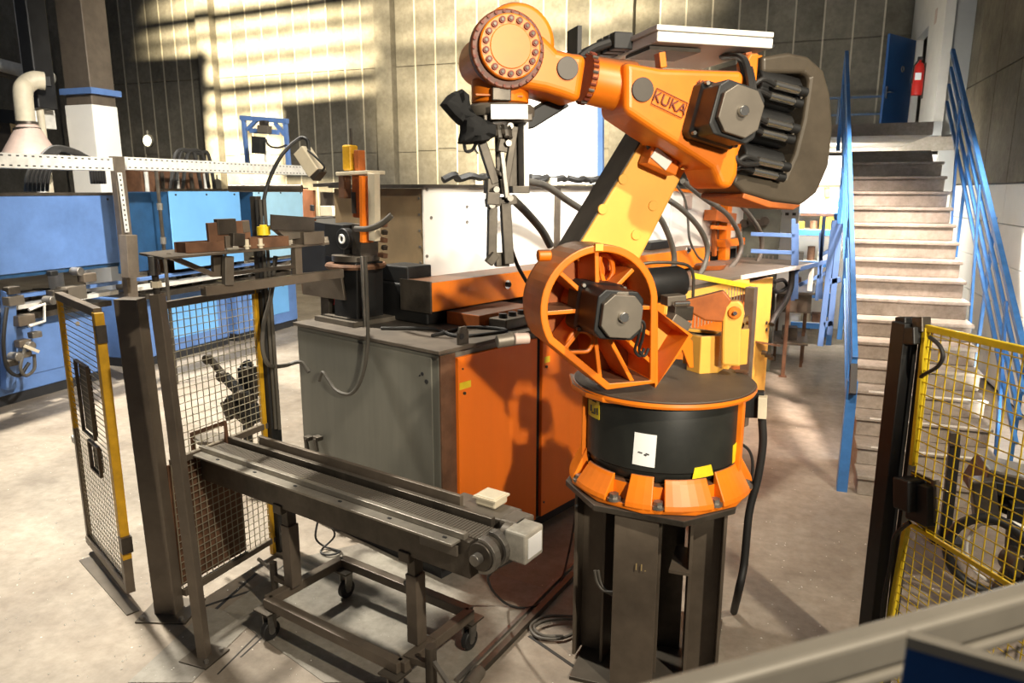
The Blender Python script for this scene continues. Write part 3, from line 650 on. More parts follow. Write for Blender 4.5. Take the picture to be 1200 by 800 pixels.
# --- junction box on top of the arm
bx = [rp(771,30,.22), rp(908,25,.22), rp(909,57,.22), rp(771,57,.22)]
ul, zl_ = RB.loc(bx[0])[0], RB.loc(bx[0])[2]; ur = RB.loc(bx[1])[0]; zb_ = RB.loc(bx[2])[2]
jb = MB(RB).box((ul, -.40, zb_), (ur, .22, zl_-.02)).build('junction_box', WHITE, rob, bev=.006, label='white metal box on top of the arm')
MB(RB).box((ul-.008, -.41, zl_-.018), (ur-.005, .228, zl_+.004)).build('box_lid', WHITE, jb, bev=.003)
c = rp(906.5, 54, .221); MB().cyl(c, c+NV*.003, .006, 10).build('lock_screw', INK, jb)
for x in (775, 876): MB()._bar(rp(x,80,.24), rp(x-2,62,.24), .03, .05, NV).build('box_foot', ORANGE if x < 800 else ORDARK, rob, bev=.003)
MB(RB).box((ul-.0, -.1, zb_-.02), (ul+.25, .15, zb_-.005)).build('box_bracket', DSTEEL, jb)
# black cable plugs at the left of the box
pb = MB(RB); u1 = ul+.02
pb.box((u1-.27, -.22, zb_-.02), (u1-.25, -.08, zb_+.11)).build('plug_panel', BLACK, jb)
for k in range(3):
    yk = -.06-.08*k; MB(RB).box((u1-.11, yk-.03, zb_+.01), (u1-.015, yk+.03, zb_+.085)).build('plug', BLACK, jb, bev=.005)
    MB().tube(smooth_path([RB.w(u1-.12, yk, zb_+.04), RB.w(u1-.2, yk, zb_+.01), RB.w(u1-.26, yk-.0, zb_-.03)], 4), .02, 8).build('box_cable', RUBBER, jb)
for k in range(4):
    MB().tube(smooth_path([rp(862+k*3,64,.1), rp(868+k*3,72,.25), rp(873+k*3,92,.33), rp(878+k*2,108,.36)], 5), .012, 8).build('box_cable', RUBBER if k != 1 else REDT, rob)
MB().tube(smooth_path([rp(846,66,.0), rp(870,68,.28), rp(878,90,.37), rp(880,112,.40)], 5), .015, 8).build('box_cable', RUBBER, rob)
MB().tube(smooth_path([rp(861,168,.3), rp(862,185,.33), rp(870,192,.32), rp(888,192,.28)], 5), .012, 8).build('motor_cable', RUBBER, rob)
# --- balancing cylinder and its pipework behind the wheel
cb = rp(745,335,-.10); ce = rp(800,330,-.10); dx_ = (ce-cb).normalized()
MB().lathe(cb, [(.05,0),(.085,.02),(.085,(ce-cb).length-.03),(.07,(ce-cb).length),(.03,(ce-cb).length+.015)], 32, dx_).build('balancing_cylinder', BLACK, rob)
MB().tube(smooth_path([rp(735,316,-.05), rp(760,308,-.05), rp(800,309,-.05), rp(812,320,-.05), rp(812,350,-.05)], 4), .008, 8).build('cylinder_bracket', DSTEEL, rob)
MB()._bar(rp(778,352,.02), rp(800,350,.02), .05, .08, NV).build('valve_block', CAPGREY, rob, bev=.005)
MB()._bar(rp(786,366,.04), rp(808,366,.04), .07, .08, NV).build('valve_block', DSTEEL, rob, bev=.005)
MB()._bar(rp(784,372,.06), rp(803,384,.06), .06, .08, NV).build('valve_block', CAPGREY, rob, bev=.005)
p = rp(790,356,.09); MB().cyl(p, p+AV*.08, .014, 12).build('pipe_fitting', CHROME, rob)
MB()._bar(Z(862,434,1.54), Z(876,436,1.54), .03, .012, UP).build('latch', BRUST, rob, bev=.002)
# --- pedestal
pd = thing('robot_pedestal', 'dark brown welded steel pedestal carrying the orange robot', 'pedestal', (-.51, 3.62, 0))
oc = [(-.96,3.43),(-.75,3.18),(-.32,3.15),(-.11,3.38),(-.10,3.86),(-.32,4.08),(-.74,4.10),(-.95,3.86)]
MB().prism([(x, y, .955) for x, y in oc], UP*.03).build('top_plate', DSTEEL, pd, bev=.004)
def hbeam(cx_, cy_, ang, w, d, mt=BROWN, nm='column'):
    a = R_(ang); t = Vector((math.cos(a), math.sin(a), 0)); n_ = Vector((-t.y, t.x, 0)); c_ = Vector((cx_, cy_, 0)); b = MB()
    for s_ in (-1, 1): b._bar(c_+n_*s_*(d/2-.008)+UP*.02, c_+n_*s_*(d/2-.008)+UP*.955, w, .016, n_)
    b._bar(c_+UP*.02, c_+UP*.955, .014, d-.03, n_); return b.build(nm, mt, pd, bev=.002, seg=1)
hbeam(-.55, 3.30, 2, .21, .17); hbeam(-.24, 3.47, 98, .20, .17); hbeam(-.80, 3.47, 84, .20, .17); hbeam(-.53, 3.93, 0, .21, .17)
MB().box((-.86, 3.2, 0), (-.16, 4.0, .02)).build('base_plate', DSTEEL, pd, bev=.003)
MB().box((-.70,3.62,.02),(-.36,3.64,.95)).build('stiffener', DSTEEL, pd); MB().box((-.40,3.33,.62),(-.30,3.6,.635)).build('stiffener', BROWN, pd)
MB()._bar(Y(699,594,3.2), Y(711,596,3.2), .03, .03, UP).build('bracket', STEEL, pd)
text('chalk_number', '11.', .05, Y(750,665,3.205), (1,.03,0), UP, mat('ochre_chalk', (.45,.33,.14), .9), pd, .0005)
for k in range(2):
    MB().tube(smooth_path([Y(697+k*4,668,3.28), Y(700+k*4,682,3.27), Y(708+k*3,692,3.26), Y(722,694+k*5,3.24)], 4), .008, 8).build('pedestal_cable', HOSE, pd)
# cable box and cable at the right of the robot
eb = thing('cable_socket_box', 'small grey electrical box with black cable hanging beside the robot pedestal', 'electrical box', (-.02, 3.98, 1.25))
MB()._bar(Y(884,458,3.96), Y(884,488,3.96), .10, .06, Vector((0,1,0))).build('housing', BLACK, eb, bev=.004)
MB()._bar(Y(894,464,3.92), Y(893,489,3.92), .045, .06, Vector((0,1,0))).build('cover', CREAM, eb, bev=.003)
MB().tube(smooth_path([Y(893,490,3.94), Y(894,520,3.95), Y(888,560,3.95), Y(878,600,3.92), Y(872,660,3.85), Y(866,690,3.8), Z(860,716,.02)], 5), .022, 10).build('cable', RUBBER, eb)
MB().tube(smooth_path([Y(866,518,3.9), Y(878,528,3.94), Y(882,545,3.95), Y(879,575,3.95)], 5), .008, 8).build('cable', RUBBER, eb)
# ================================================================ CONTROL CABINET AND CELL
def cp(x, y, n): return CL.px(x, y, n)
def cl(x, y, n): return CL.loc(CL.px(x, y, n))
cc = thing('control_cabinet', 'long control cabinet with orange doors on one side and a scuffed grey end', 'cabinet', (-1.8, 3.9, 0), 70)
MB(CL).box((-.10, -1.50, .10), (1.62, -.03, 1.50)).build('body', GREYC, cc, bev=.01)
MB(CL).box((-.12, -1.52, 1.50), (1.62, -.01, 1.525)).build('top_plate', mat('dusty_brown_top', (.10,.08,.06), .7, var=.3), cc, bev=.004)
MB(CL).box((-.07, -1.46, 0), (1.60, -.08, .10)).build('plinth', SHADE, cc)
MB(CL).box((-.112, -1.48, .12), (-.10, -.09, 1.47)).build('end_panel', GREYC, cc, bev=.003, label='scuffed grey end panel')
MB(CL).box((-.098, -.085, .10), (.03, -.022, 1.49)).build('corner_strip', BRUST, cc, bev=.003)
u1 = cl(629, 500, 0)[0]; u2 = cl(635, 500, 0)[0]
d1 = MB(CL).box((.03, -.028, .12), (u1, 0, 1.46)).build('door', ORCLEAN, cc, bev=.004)
d2 = MB(CL).box((u2, -.028, .12), (1.60, 0, 1.46)).build('door', ORCLEAN, cc, bev=.004)
MB(CL).box((u1, -.03, .12), (u2, -.026, 1.46)).build('door_gap', SHADE, cc)
for (x, y, w_, dr_) in [(545,451,.10,d1),(641,421,.06,d2)]:
    u, _, z = cl(x, y, 0); MB(CL).box((u-w_/2, 0, z-.022), (u+w_/2, .003, z+.022)).build('label_plate', YELLOW, dr_)
    MB(CL).cyl((u-.01, 0, z-.05), (u-.01, .01, z-.05), .010, 12).build('lock', DSTEEL, dr_)
u, _, z = cl(637, 588, 0); MB(CL).cyl((u, 0, z), (u, .006, z), .008, 10).build('lock', DSTEEL, d2)
u, _, z = cl(542, 432, 0); MB(CL).cyl((u, 0, z), (u, .006, z), .006, 10).build('lock', DSTEEL, d1)
def eye(x, y, par=cc):
    p = cp(x, y, -.06); b = MB()
    b.prism([p+CL.a*a_+UP*z_ for a_, z_ in [(-.045,-.05),(.045,-.05),(.045,.05),(.025,.085),(-.025,.085),(-.045,.05)]], CL.n*.02); return b
e_ = eye(541, 398).build('lifting_eye', DSTEEL, cc, bev=.004); c = cp(541, 394, -.039); MB().cyl(c-CL.n*.022, c+CL.n*.004, .018, 16).build('eye_hole', SHADE, e_)
# small scuffs on end panel, latch hardware low on the grey side
for (x, y, r) in [(495,438,.012),(500,447,.015),(492,440,.006)]:
    p = CL.pe(x, y, -.113); MB().cyl(p, p-CL.a*.002, r, 10).build('paint_chip', SHADE, cc)
for x in (365, 376):
    p = CL.pe(x, 512, -.115); MB()._bar(p, p-CL.a*.05, .06, .03, UP).build('latch', DSTEEL, cc, bev=.004)
    MB()._bar(p-CL.a*.05, p-CL.a*.05-UP*.09+CL.n*.02, .025, .02, CL.a).build('latch', DSTEEL, cc, bev=.003)
# grey sweeping cable over the end panel
def cab(name, label, pts, r, mt, cat='cable', group=None, n=8, k=5):
    return MB().tube(smooth_path(pts, k), r, n).build(name, mt, label=label, cat=cat, group=group)
E = lambda x, y, o=-.20: CL.pe(x, y, o)
cab('cable', 'light grey cable sagging across the top of the grey cabinet end', [E(428,300,-.2), E(430,350,-.2), E(431,400), E(425,440), E(412,461), E(395,458), E(384,444), E(378,436), E(374,446)], .012, HOSE)
cab('hose', 'pale hose looping in front of the black fence post', [Xp(323,300,-3.0), Xp(318,345,-3.0), Xp(309,380,-3.02), Xp(308,410,-3.0), Xp(316,428,-3.0), E(335,428,-.3), E(352,424,-.2), E(362,436,-.18)], .014, HOSE, 'hose')
# clutter on the cabinet top
MB(CL).box((.02,-1.45,1.527),(.52,-1.0,1.56)).build('oil_tray', CAPGREY, label='flat pale steel tray lying on the left of the cabinet top', cat='tray')
blk = thing('hydraulic_block', 'dirty orange hydraulic block on the cabinet top below the orange beam', 'machine block', CL.w(.75, -.42, 1.525), 70)
MB(CL).box((.55,-.62,1.526),(1.15,-.30,1.62)).build('block_body', ORDARK, blk, bev=.006); MB(CL).box((.62,-.28,1.526),(.95,-.12,1.60)).build('valve', DSTEEL, blk, bev=.008)
for k in range(3): MB(CL).cyl((.68+.1*k,-.2,1.60),(.68+.1*k,-.2,1.63),.03,14).build('valve_knob', BLACK, blk)
cab('cable', 'black cable lying in loops on the brown cabinet top', [CL.w(.1,-.8,1.535), CL.w(.3,-.5,1.54), CL.w(.25,-.2,1.535), CL.w(.6,-.1,1.535), CL.w(.5,-.35,1.54), CL.w(.15,-.35,1.535)], .012, RUBBER)
# orange beam
bn = -.6
z0b, z1b = 1.63, 1.835
bm_ = thing('orange_crossbar', 'long horizontal orange steel beam above the control cabinet', 'beam', CL.w(2.5, -.7, z0b), 70)
MB(CL).box((.39, bn-.30, z0b), (4.75, bn, z1b)).build('beam_body', ORANGE, bm_, bev=.006)
MB(CL).box((.375, bn-.31, z0b-.01), (.392, bn+.003, z1b+.008)).build('end_plate', DSTEEL, bm_, bev=.003)
for x, y in [(593,333),(805,293)]:
    p = cp(x, y, bn); MB().cyl(p, p+CL.n*.02, .035, 20).build('bolt_boss', CHROME, bm_); MB().cyl(p+CL.n*.02, p+CL.n*.04, .02, 6).build('bolt', BLACK, bm_)
for u in (.7, 2.0, 3.3, 4.5): MB(CL).box((u, bn-.25, 1.50), (u+.12, bn-.05, z0b)).build('beam_foot', ORDARK, bm_, bev=.004)
# machine bed to the far end
mb2 = thing('machine_bed', 'yellow-orange machine bed with a grey worktop and yellow edge strip behind the robot', 'machine', CL.w(3.5, -.5, 0), 70)
MB(CL).box((1.66, -.92, .05), (5.12, -.03, 1.50)).build('bed_body', ORDARK, mb2, bev=.006)
for ua, ub in ((1.68, 2.75), (2.78, 3.85), (4.45, 5.12)): MB(CL).box((ua, -.03, .12), (ub, 0, 1.50)).build('side_panel', ORLIT if ua > 3 else ORCLEAN, mb2, bev=.004)
MB(CL).box((2.6, -.015, 1.40), (4.4, .02, 1.56)).build('perforated_guard', ORLIT, mb2)
for k in range(24):
    u = 2.65+k*.072; MB(CL).box((u, .02, 1.2), (u+.01, .028, 1.5)).build('guard_wire', WIRE, mb2)
MB()._bar(cp(812,323,.03), cp(884,337,.03), .03, .05, UP).build('edge_strip', YELLOW, mb2, bev=.002)
wt = [CL.w(2.0,.0,1.56), CL.w(5.15,.0,1.56), CL.w(6.1,.12,1.56), CL.w(6.3,-.2,1.56), CL.w(6.3,-.93,1.56), CL.w(2.0,-.93,1.56)]
MB().prism(wt, UP*.035).build('worktop', CAPGREY, mb2, bev=.006)
wtv = MB()._bar(CL.w(4.2,.012,1.577), CL.w(6.1,.135,1.577), .02, .045, UP); wtv.build('worktop_edge', GALV, mb2, bev=.003)
MB()._bar(CL.w(6.1,.10,1.56), CL.w(6.1,.10,1.25), .05, .05, CL.n).build('corner_leg', GALV, mb2, bev=.006)
pst = thing('bed_post', 'square grey steel post standing right behind the robot turntable', 'post', CL.w(3.3, .12, 0), 70)
p0 = cp(881,485,.12); p1 = cp(881,336,.12)
MB()._bar(Vector((p1.x,p1.y,0)), p1, .10, .10, CL.n).build('post_tube', BROWN, pst, bev=.005)
for (x, y) in [(885,378),(892,402),(897,412)]: pass
MB()._bar(cp(890,401,.05), cp(907,404,.10), .16, .02, UP).build('bracket', BRUST, mb2)
for k in range(3): p = cp(893+k*4,413+k*3,.06); MB().cyl(p, p+CL.n*.06, .025, 10).build('connector', DSTEEL, mb2)
for y in (378, 386): p = cp(898,y,.005); MB().cyl(p, p+CL.n*.01, .02, 10).build('knob', INK, mb2)
# white enclosure
wn = -1.0
we = thing('white_enclosure', 'white sheet-metal machine enclosure with a brown shaded end, behind the robot', 'machine enclosure', CL.w(3.5, -1.8, 1.5), 70)
ua = cl(497,250,wn)[0]; ub = cl(651,250,wn)[0]; uc = cl(786,250,wn)[0]; ud = cl(872,270,wn)[0]
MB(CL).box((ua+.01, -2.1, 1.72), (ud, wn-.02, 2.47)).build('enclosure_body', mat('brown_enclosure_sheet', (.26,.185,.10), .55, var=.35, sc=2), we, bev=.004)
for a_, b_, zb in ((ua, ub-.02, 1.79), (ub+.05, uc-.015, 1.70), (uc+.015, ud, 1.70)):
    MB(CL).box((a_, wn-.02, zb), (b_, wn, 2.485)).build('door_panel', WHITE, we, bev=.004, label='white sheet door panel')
MB(CL).box((ub-.02, wn-.02, 1.70), (ub+.05, wn+.02, 2.485)).build('door_post', BROWN, we)
MB(CL).box((ua-.03, -2.12, 2.475), (ud+.02, wn+.03, 2.50)).build('top_rail', DSTEEL, we)
for x, y in [(505,255),(547,242),(547,260),(500,222),(500,300)]:
    p = cp(x, y, wn); MB().cyl(p, p+CL.n*.008, .012, 8).build('panel_screw', STEEL, we)
for k in range(7):
    p = CL.w(ua-.0, wn-.03-k*.0, 1.80+k*.1); 
for k in range(6): p = CL.w(ua+.012, wn-.06, 1.80+k*.12); MB().cyl(p, p-CL.a*.01, .01, 6).build('panel_screw', STEEL, we)
# lower dark part of enclosure
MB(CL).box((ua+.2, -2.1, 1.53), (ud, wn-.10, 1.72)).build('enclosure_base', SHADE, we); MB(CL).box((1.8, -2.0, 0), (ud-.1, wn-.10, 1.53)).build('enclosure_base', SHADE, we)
# small fittings on the enclosure top rail
rg = random.Random(3)
for k in range(17):
    u = ua+.3+k*(ud-ua)/17.5; n_ = -1.1
    if k % 3 == 1:
        MB(CL).box((u, n_-.03, 2.50), (u+.09, n_+.03, 2.57)).build('terminal_clip', CREAM, we, bev=.004)
    else:
        q = [CL.w(u+t*.10, n_+.03*math.sin(t*2.2+k), 2.535+.04*abs(math.sin(t*1.7+k))) for t in range(7)]
        MB().tube(smooth_path(q, 3), .03, 6).build('cable_bundle', RUBBER, we)
lb = cp(707,178,-1.9)
MB()._bar(Y(703,214,9.2), Y(703,120,9.2), .09, .09, Vector((0,1,0))).build('blue_post', BLUE, label='thin blue steel post rising behind the white enclosure, left of the lower arm', cat='post')
# notice on the enclosure behind hoses
sg = cp(806,240,wn+.002); MB()._bar(cp(801,238,wn+.004), cp(811,237,wn+.004), .16, .004, CL.n).build('notice', PINK, we)
MB()._bar(cp(790,222,wn+.02), cp(872,232,wn+.02), .05, .03, UP).build('orange_rail', ORANGE, we)
# dark monitor like box hanging behind arm
MB()._bar(cp(752,288,-.95), cp(777,285,-.95), .22, .08, UP).build('hanging_box', BLACK, label='small black box hanging in front of the white enclosure by the lower arm', cat='box')
# orange frame at the far end
of = thing('orange_gantry', 'upright orange steel frame at the far end of the machine bed', 'frame', CL.w(5.2, -.8, 1.59), 70)
def fbar(x0,y0,x1,y1,n_,w_,mt=ORANGE,nm='frame_bar'): return MB()._bar(cp(x0,y0,n_), cp(x1,y1,n_), w_, w_*.8, UP if abs(x1-x0) > abs(y1-y0) else CL.n).build(nm, mt, of, bev=.005)
fbar(852,225,848,305,-.9,.13); fbar(838,222,837,300,-.95,.06,ORDARK); fbar(832,252,856,256,-.9,.16,ORDARK); fbar(835,266,860,268,-.88,.06); fbar(845,285,868,282,-.9,.12); fbar(866,262,866,300,-.95,.05,ORDARK)
MB().lathe(CL.w(4.6,-.6,1.60), [(.05,0),(.22,0),(.25,.05),(.20,.07),(.02,.07)], 24).build('orange_dish', ORDARK, label='flat orange dish-shaped cover lying on the grey worktop', cat='cover')
# hoses
HG = 'thick grey hoses arching over the machine bed'
def hose(lbl, pts, n_, r=.028, mt=HOSE):
    return cab('hose', lbl, [cp(x, y, nn if isinstance(nn, float) else n_) for x, y, *q in pts for nn in [q[0] if q else n_]], r, mt, 'hose', HG, 10)
hose('grey hose arching nearest the lower arm, ending behind the black cylinder', [(760,240),(775,258),(785,280),(790,300),(789,320)], -.35)
hose('second grey hose right of the lower arm, curving down to the yellow strip', [(774,228),(800,246),(820,268),(829,290),(826,310),(818,325)], -.4)
hose('third grey hose, passing in front of the orange frame', [(800,212),(825,232),(853,252),(868,280),(866,300),(852,318),(843,324)], -.45)
hose('outermost grey hose, farthest right over the worktop', [(815,214),(840,217),(868,240),(889,268),(893,290),(887,308),(873,321)], -.5)
hose('thin black hose hanging down the white enclosure behind the grey hoses', [(792,216),(802,232),(806,255),(808,280),(816,298),(824,306)], -.6, .013)
hose('grey hose passing behind the gripper towards the wheel casting', [(615,212),(640,218),(665,235),(688,250),(700,262)], -.7, .03)
hose('dark hose rising from behind the wheel to the gripper fingers', [(600,232),(618,250),(635,270),(645,288)], -.3, .03)
hose('thin dark hose dropping behind the gripper to the orange beam', [(595,250),(598,285),(606,310),(617,330)], -.3, .014, RUBBER)
# ---------------------------------------------------------------- transfer unit with turret
tu = thing('transfer_unit', 'black transfer unit with an orange and cream upright plate on the cabinet', 'machine', CL.w(.25, -1.1, 1.525), 70)
UE = .25
def ub_(name, x0, y0, x1, y1, w, d, mt, e=UE, bev=.004, par=None): 
    return MB()._bar(CL.pe(x0, y0, e), CL.pe(x1, y1, e), w, d, CL.a).build(name, mt, par or tu, bev=bev)
ub_('column', 421, 384, 420, 305, .26, .24, BLACK); ub_('column', 394, 384, 393, 340, .10, .2, DSTEEL)
MB().lathe(CL.pe(417,310,UE)-UP*.02, [(.05,0),(.21,0),(.22,.02),(.21,.035),(.05,.04)], 28).build('rotary_plate', BRUST, tu)
MB().lathe(CL.pe(417,303,UE)-UP*.01, [(.05,0),(.17,0),(.17,.04),(.05,.05)], 28).build('rotary_plate', DSTEEL, tu)
ub_('head_block', 405, 300, 404, 262, .22, .20, BLACK); ub_('head_block', 428, 300, 428, 262, .10, .16, DSTEEL)
c = CL.pe(401,280,UE-.12); MB().cyl(c+CL.a*.06, c, .075, 28).build('spindle', BLACK, tu, bev=.006); 
MB().tube([c-CL.a*.004+CL.n*.027*math.cos(t*math.pi/10)+UP*.027*math.sin(t*math.pi/10) for t in range(20)], .008, 6, close=True).build('spindle_ring', PAPER, tu)
c = CL.pe(386,283,UE); MB().cyl(c-CL.n*.02, c-CL.n*.09, .035, 16).build('side_spindle', DSTEEL, tu, bev=.004)
ub_('orange_plate', 430, 284, 429, 206, .03, .10, ORANGE, UE-.05); ub_('cream_plate', 439, 282, 438, 203, .07, .05, CREAM, UE-.06, par=None)
ub_('orange_gusset', 421, 255, 420, 205, .10, .04, ORDARK, UE); ub_('top_plate', 404, 204, 441, 202, .025, .16, CREAM, UE)
ub_('motor_barrel', 411, 200, 410, 170, .085, .08, GYELLOW, UE, .012); ub_('motor_side', 422, 200, 421, 176, .05, .06, ORDARK, UE); ub_('motor_pin', 412, 170, 411, 150, .014, .014, DSTEEL, UE)
ub_('side_plate', 404, 232, 404, 205, .07, .06, BRUST, UE)
ub_('pipe_clamp', 418, 250, 417, 225, .05, .05, DSTEEL, UE)
MB().tube(smooth_path([CL.pe(417,268,UE-.15), CL.pe(432,268,UE-.18), CL.pe(447,262,UE-.16), CL.pe(459,252,UE-.12)], 5), .02, 10).build('air_hose', HOSE, tu)
for k in range(5): ub_('small_part', 445+k % 2*4, 262+k*9, 452, 264+k*9, .03, .04, DSTEEL if k % 2 else BRUST, UE-.02)
ub_('pull_rod', 424, 300, 428, 384, .02, .02, STEEL, UE-.14)
# salmon machine plate and belt guard behind it
sm = thing('belt_drive', 'salmon painted plate with a grey belt pulley behind the transfer unit', 'machine', CL.w(.9, -1.9, 1.52), 70)
def sb(nm, x0,y0,x1,y1,w,d,mt,e=1.0): return MB()._bar(CL.pe(x0,y0,e), CL.pe(x1,y1,e), w, d, CL.a).build(nm, mt, sm, bev=.004)
SALM = mat('salmon_paint', (.50,.20,.09), .55, var=.25)
sb('plate', 363,258,362,222,.17,.03,SALM); sb('plate', 385,255,384,225,.20,.03,BROWN,1.05); sb('top_bar', 372,217,405,215,.03,.1,DSTEEL)
c = CL.pe(408,244,.95); MB().cyl(c, c+CL.a*.06, .13, 28).build('pulley', CAPGREY, sm, bev=.006); MB().cyl(c-CL.a*.01, c, .06, 20).build('pulley_hub', DSTEEL, sm)
sb('socket', 366,247,366,240,.05,.02,INK,.97); sb('shelf', 360,256,402,254,.015,.2,STEEL,.95)
sb('white_block', 378,247,392,247,.09,.05,CREAM,.98); sb('body', 385,330,385,258,.7,.4,BLACK,1.3)
ub_('stepped_plate', 355,332,398,331,.16,.03,BRUST,UE-.1)
MB().prism([CL.pe(x,y,.05) for x,y in [(353,320),(398,316),(404,352),(355,345)]], CL.a*.02).build('chute_plate', BROWN, tu, bev=.003)
rc_ = CL.pe(390,352,.2); MB().tube([rc_+CL.n*.03*math.cos(t*.5)+UP*.03*math.sin(t*.5) for t in range(12)], .008, 6, close=True).build('red_hose_ring', RED, tu)

wbd = thing('white_board', 'plain white board standing behind the gripper, left of the thin blue post', 'board', cp(656,214,-1.9), 70)
MB().prism([cp(608,216,-1.9), cp(700,216,-1.9), cp(700,60,-1.9), cp(608,60,-1.9)], CL.n*-.03).build('board_sheet', WHITE, wbd)
for x in (612, 697): p_ = cp(x,216,-1.94); MB()._bar(Vector((p_.x,p_.y,2.5)), Vector((p_.x,p_.y,2.62)), .04, .04, CL.n).build('board_foot', DSTEEL, wbd)
bh = thing('black_housing', 'black oily machine housing on the cabinet top beside the transfer unit', 'machine housing', CL.w(.5,-.95,1.527), 70)  # black box added to fill in the dark zone on the cabinet top
MB(CL).box((.40,-1.40,1.53),(.70,-.66,1.80)).build('housing_body', BLACK, bh, bev=.012); MB(CL).box((.44,-1.2,1.80),(.68,-.9,1.92)).build('housing_cap', BLACK, bh, bev=.01)
# ================================================================ LEFT ROW OF BLUE MACHINES
XM = -8.0
def mp(x, y, X=XM): return Xp(x, y, X)
def blue_machine(label, ya, yb, zt, zb, yg0, yg1, mt, tone, det):
    t = thing('blue_machine', label, 'machine', (XM-.5, (yg0+yg1)/2, 0), 0, 'blue machines in the left-hand row')
    MB().box((XM-.02, ya, zb), (XM, yb, zt)).build('guard_panel', mt, t, bev=.006)
    for k in range(3):
        y = ya+.12+k*(yb-ya-.24)/2; MB().cyl((XM, y, zt-.05), (XM+.01, y, zt-.05), .014, 8).build('panel_screw', INK, t)
    MB().box((XM-.9, ya+.02, zt-.9), (XM-.03, yb-.02, zt-.01)).build('housing', BLUED, t)
    MB().box((XM-.05, ya-.1, zt), (XM+.01, yb+.1, zt+.035)).build('top_channel', DSTEEL, t)
    MB().box((XM-1.2, yg0, .0), (XM-.32, yg1, .12)).build('plinth', SHADE, t)
    MB().box((XM-1.2, yg0, .12), (XM-.30, yg1, .98)).build('base_cabinet', BLUE, t, bev=.012)
    MB().box((XM-.30, yg0+.35, .30), (XM-.285, yg1-.25, .88)).build('base_door', tone, t, bev=.004)
    MB().cyl((XM-.285, yg1-.40, .80), (XM-.275, yg1-.40, .80), .03, 14).build('door_lock', CHROME, t)
    MB().box((XM-1.0, yg0+.05, .98), (XM-.12, yg1, 1.05)).build('bed_plate', DSTEEL, t, bev=.004)
    MB().box((XM-.30, yg0-.1, 1.12), (XM-.10, yg1+.1, 1.17)).build('guide_rail', GALV, t); MB().box((XM-.22, yg0, 1.24), (XM-.14, yg1+.2, 1.28)).build('guide_rail', BLUE, t)
    rg = random.Random(det)
    for k in range(16):
        y = yg0+.1+(yg1-yg0-.2)*k/16; s_ = .05+rg.random()*.08; x = XM-.25-rg.random()*.4; z = 1.05
        b = MB()
        if k % 3 == 0: b.cyl((x, y, z+.08), (x+.18, y+.03, z+.10), s_*.7, 12)
        else: b.box((x-s_, y-s_*.7, z), (x+s_, y+s_*.8, z+s_*2.4))
        b.build('fixture', rg.choice([DSTEEL, BROWN, CAPGREY, STEEL, BLACK]), t, bev=.006)
    return t
y_a, y_b = mp(133,227).y, mp(3,230).y
m_1 = blue_machine('nearest blue machine with a wide plain guard panel, at the left edge', 4.1, 7.12, 2.39, 1.54, 4.3, 7.0, BLUE, BLUE, 1)
m_2 = blue_machine('middle blue machine with a light blue guard panel, behind the nearest one', 8.0, 9.42, 2.44, 1.35, 7.5, 9.3, BLUELIT, BLUELIT, 2)
m_3 = blue_machine('farthest blue machine with a pale sunlit panel, beside the salmon plate', 9.75, 11.1, 2.46, 1.35, 9.5, 11.1, mat('pale_blue_sheet', (.38,.66,.86), .4, var=.08), BLUELIT, 3)  # palest copy of the blue, sunlight painted into the sheet
# open side doors in darker blue between the machines
MB().box((XM-.35, 7.35, 1.35), (XM-.30, 7.98, 2.42)).build('side_door', BLUED, m_2, bev=.004, label='dark blue side door')
MB().box((XM-.9, 9.45, 1.35), (XM-.4, 9.5, 2.44)).build('side_door', BLUER, m_3, bev=.004, label='dark blue side door')
# front details of the nearest machine
rg = random.Random(5)
for (x, y, s_, mt_) in [(18,352,.09,CAPGREY),(30,375,.10,BROWN),(15,340,.07,DSTEEL),(70,345,.10,DSTEEL),(88,343,.14,CAPGREY),(28,402,.07,BROWN),(42,392,.06,STEEL),(30,415,.06,CAPGREY),(14,425,.06,DSTEEL),(62,320,.05,BLACK),(104,325,.09,BROWN)]:
    p = mp(x, y, -7.95); MB().box((p.x-s_, p.y-s_, p.z-s_*.6), (p.x+.03, p.y+s_, p.z+s_*.6)).build('valve_fixture', mt_, m_1, bev=.012)
for (x, y) in [(35,405),(20,418),(60,352),(92,318)]:
    p = mp(x, y, -7.9); MB().cyl(p-Vector((.1,0,0)), p+Vector((.04,0,0)), .05, 14).build('round_fixture', STEEL, m_1, bev=.006)
MB().tube(smooth_path([mp(8,360,-7.9), mp(4,400,-7.85), mp(8,430,-7.9), mp(22,440,-7.9), mp(34,425,-7.9)], 5), .02, 8).build('air_hose', RUBBER, m_1)
MB().tube(smooth_path([mp(30,405,-7.9), mp(24,430,-7.85), mp(30,440,-7.85), mp(40,432,-7.9), mp(40,415,-7.9)], 5), .018, 8).build('air_hose', HOSE, m_1)
MB().tube([mp(34,363,-7.9), mp(52,356,-7.9), mp(52,376,-7.9), mp(34,382,-7.9)], .018, 8).build('grab_handle', GALV, m_1)
MB()._bar(mp(28,405,-7.88), mp(46,412,-7.80), .03, .03, UP).build('lever', CREAM, m_1)
MB()._bar(mp(10,340,-8.0), mp(10,455,-8.2), .12, .10, Vector((1,0,0))).build('front_column', BLUE, m_1, bev=.01)
p = mp(103,306,XM+.0); 
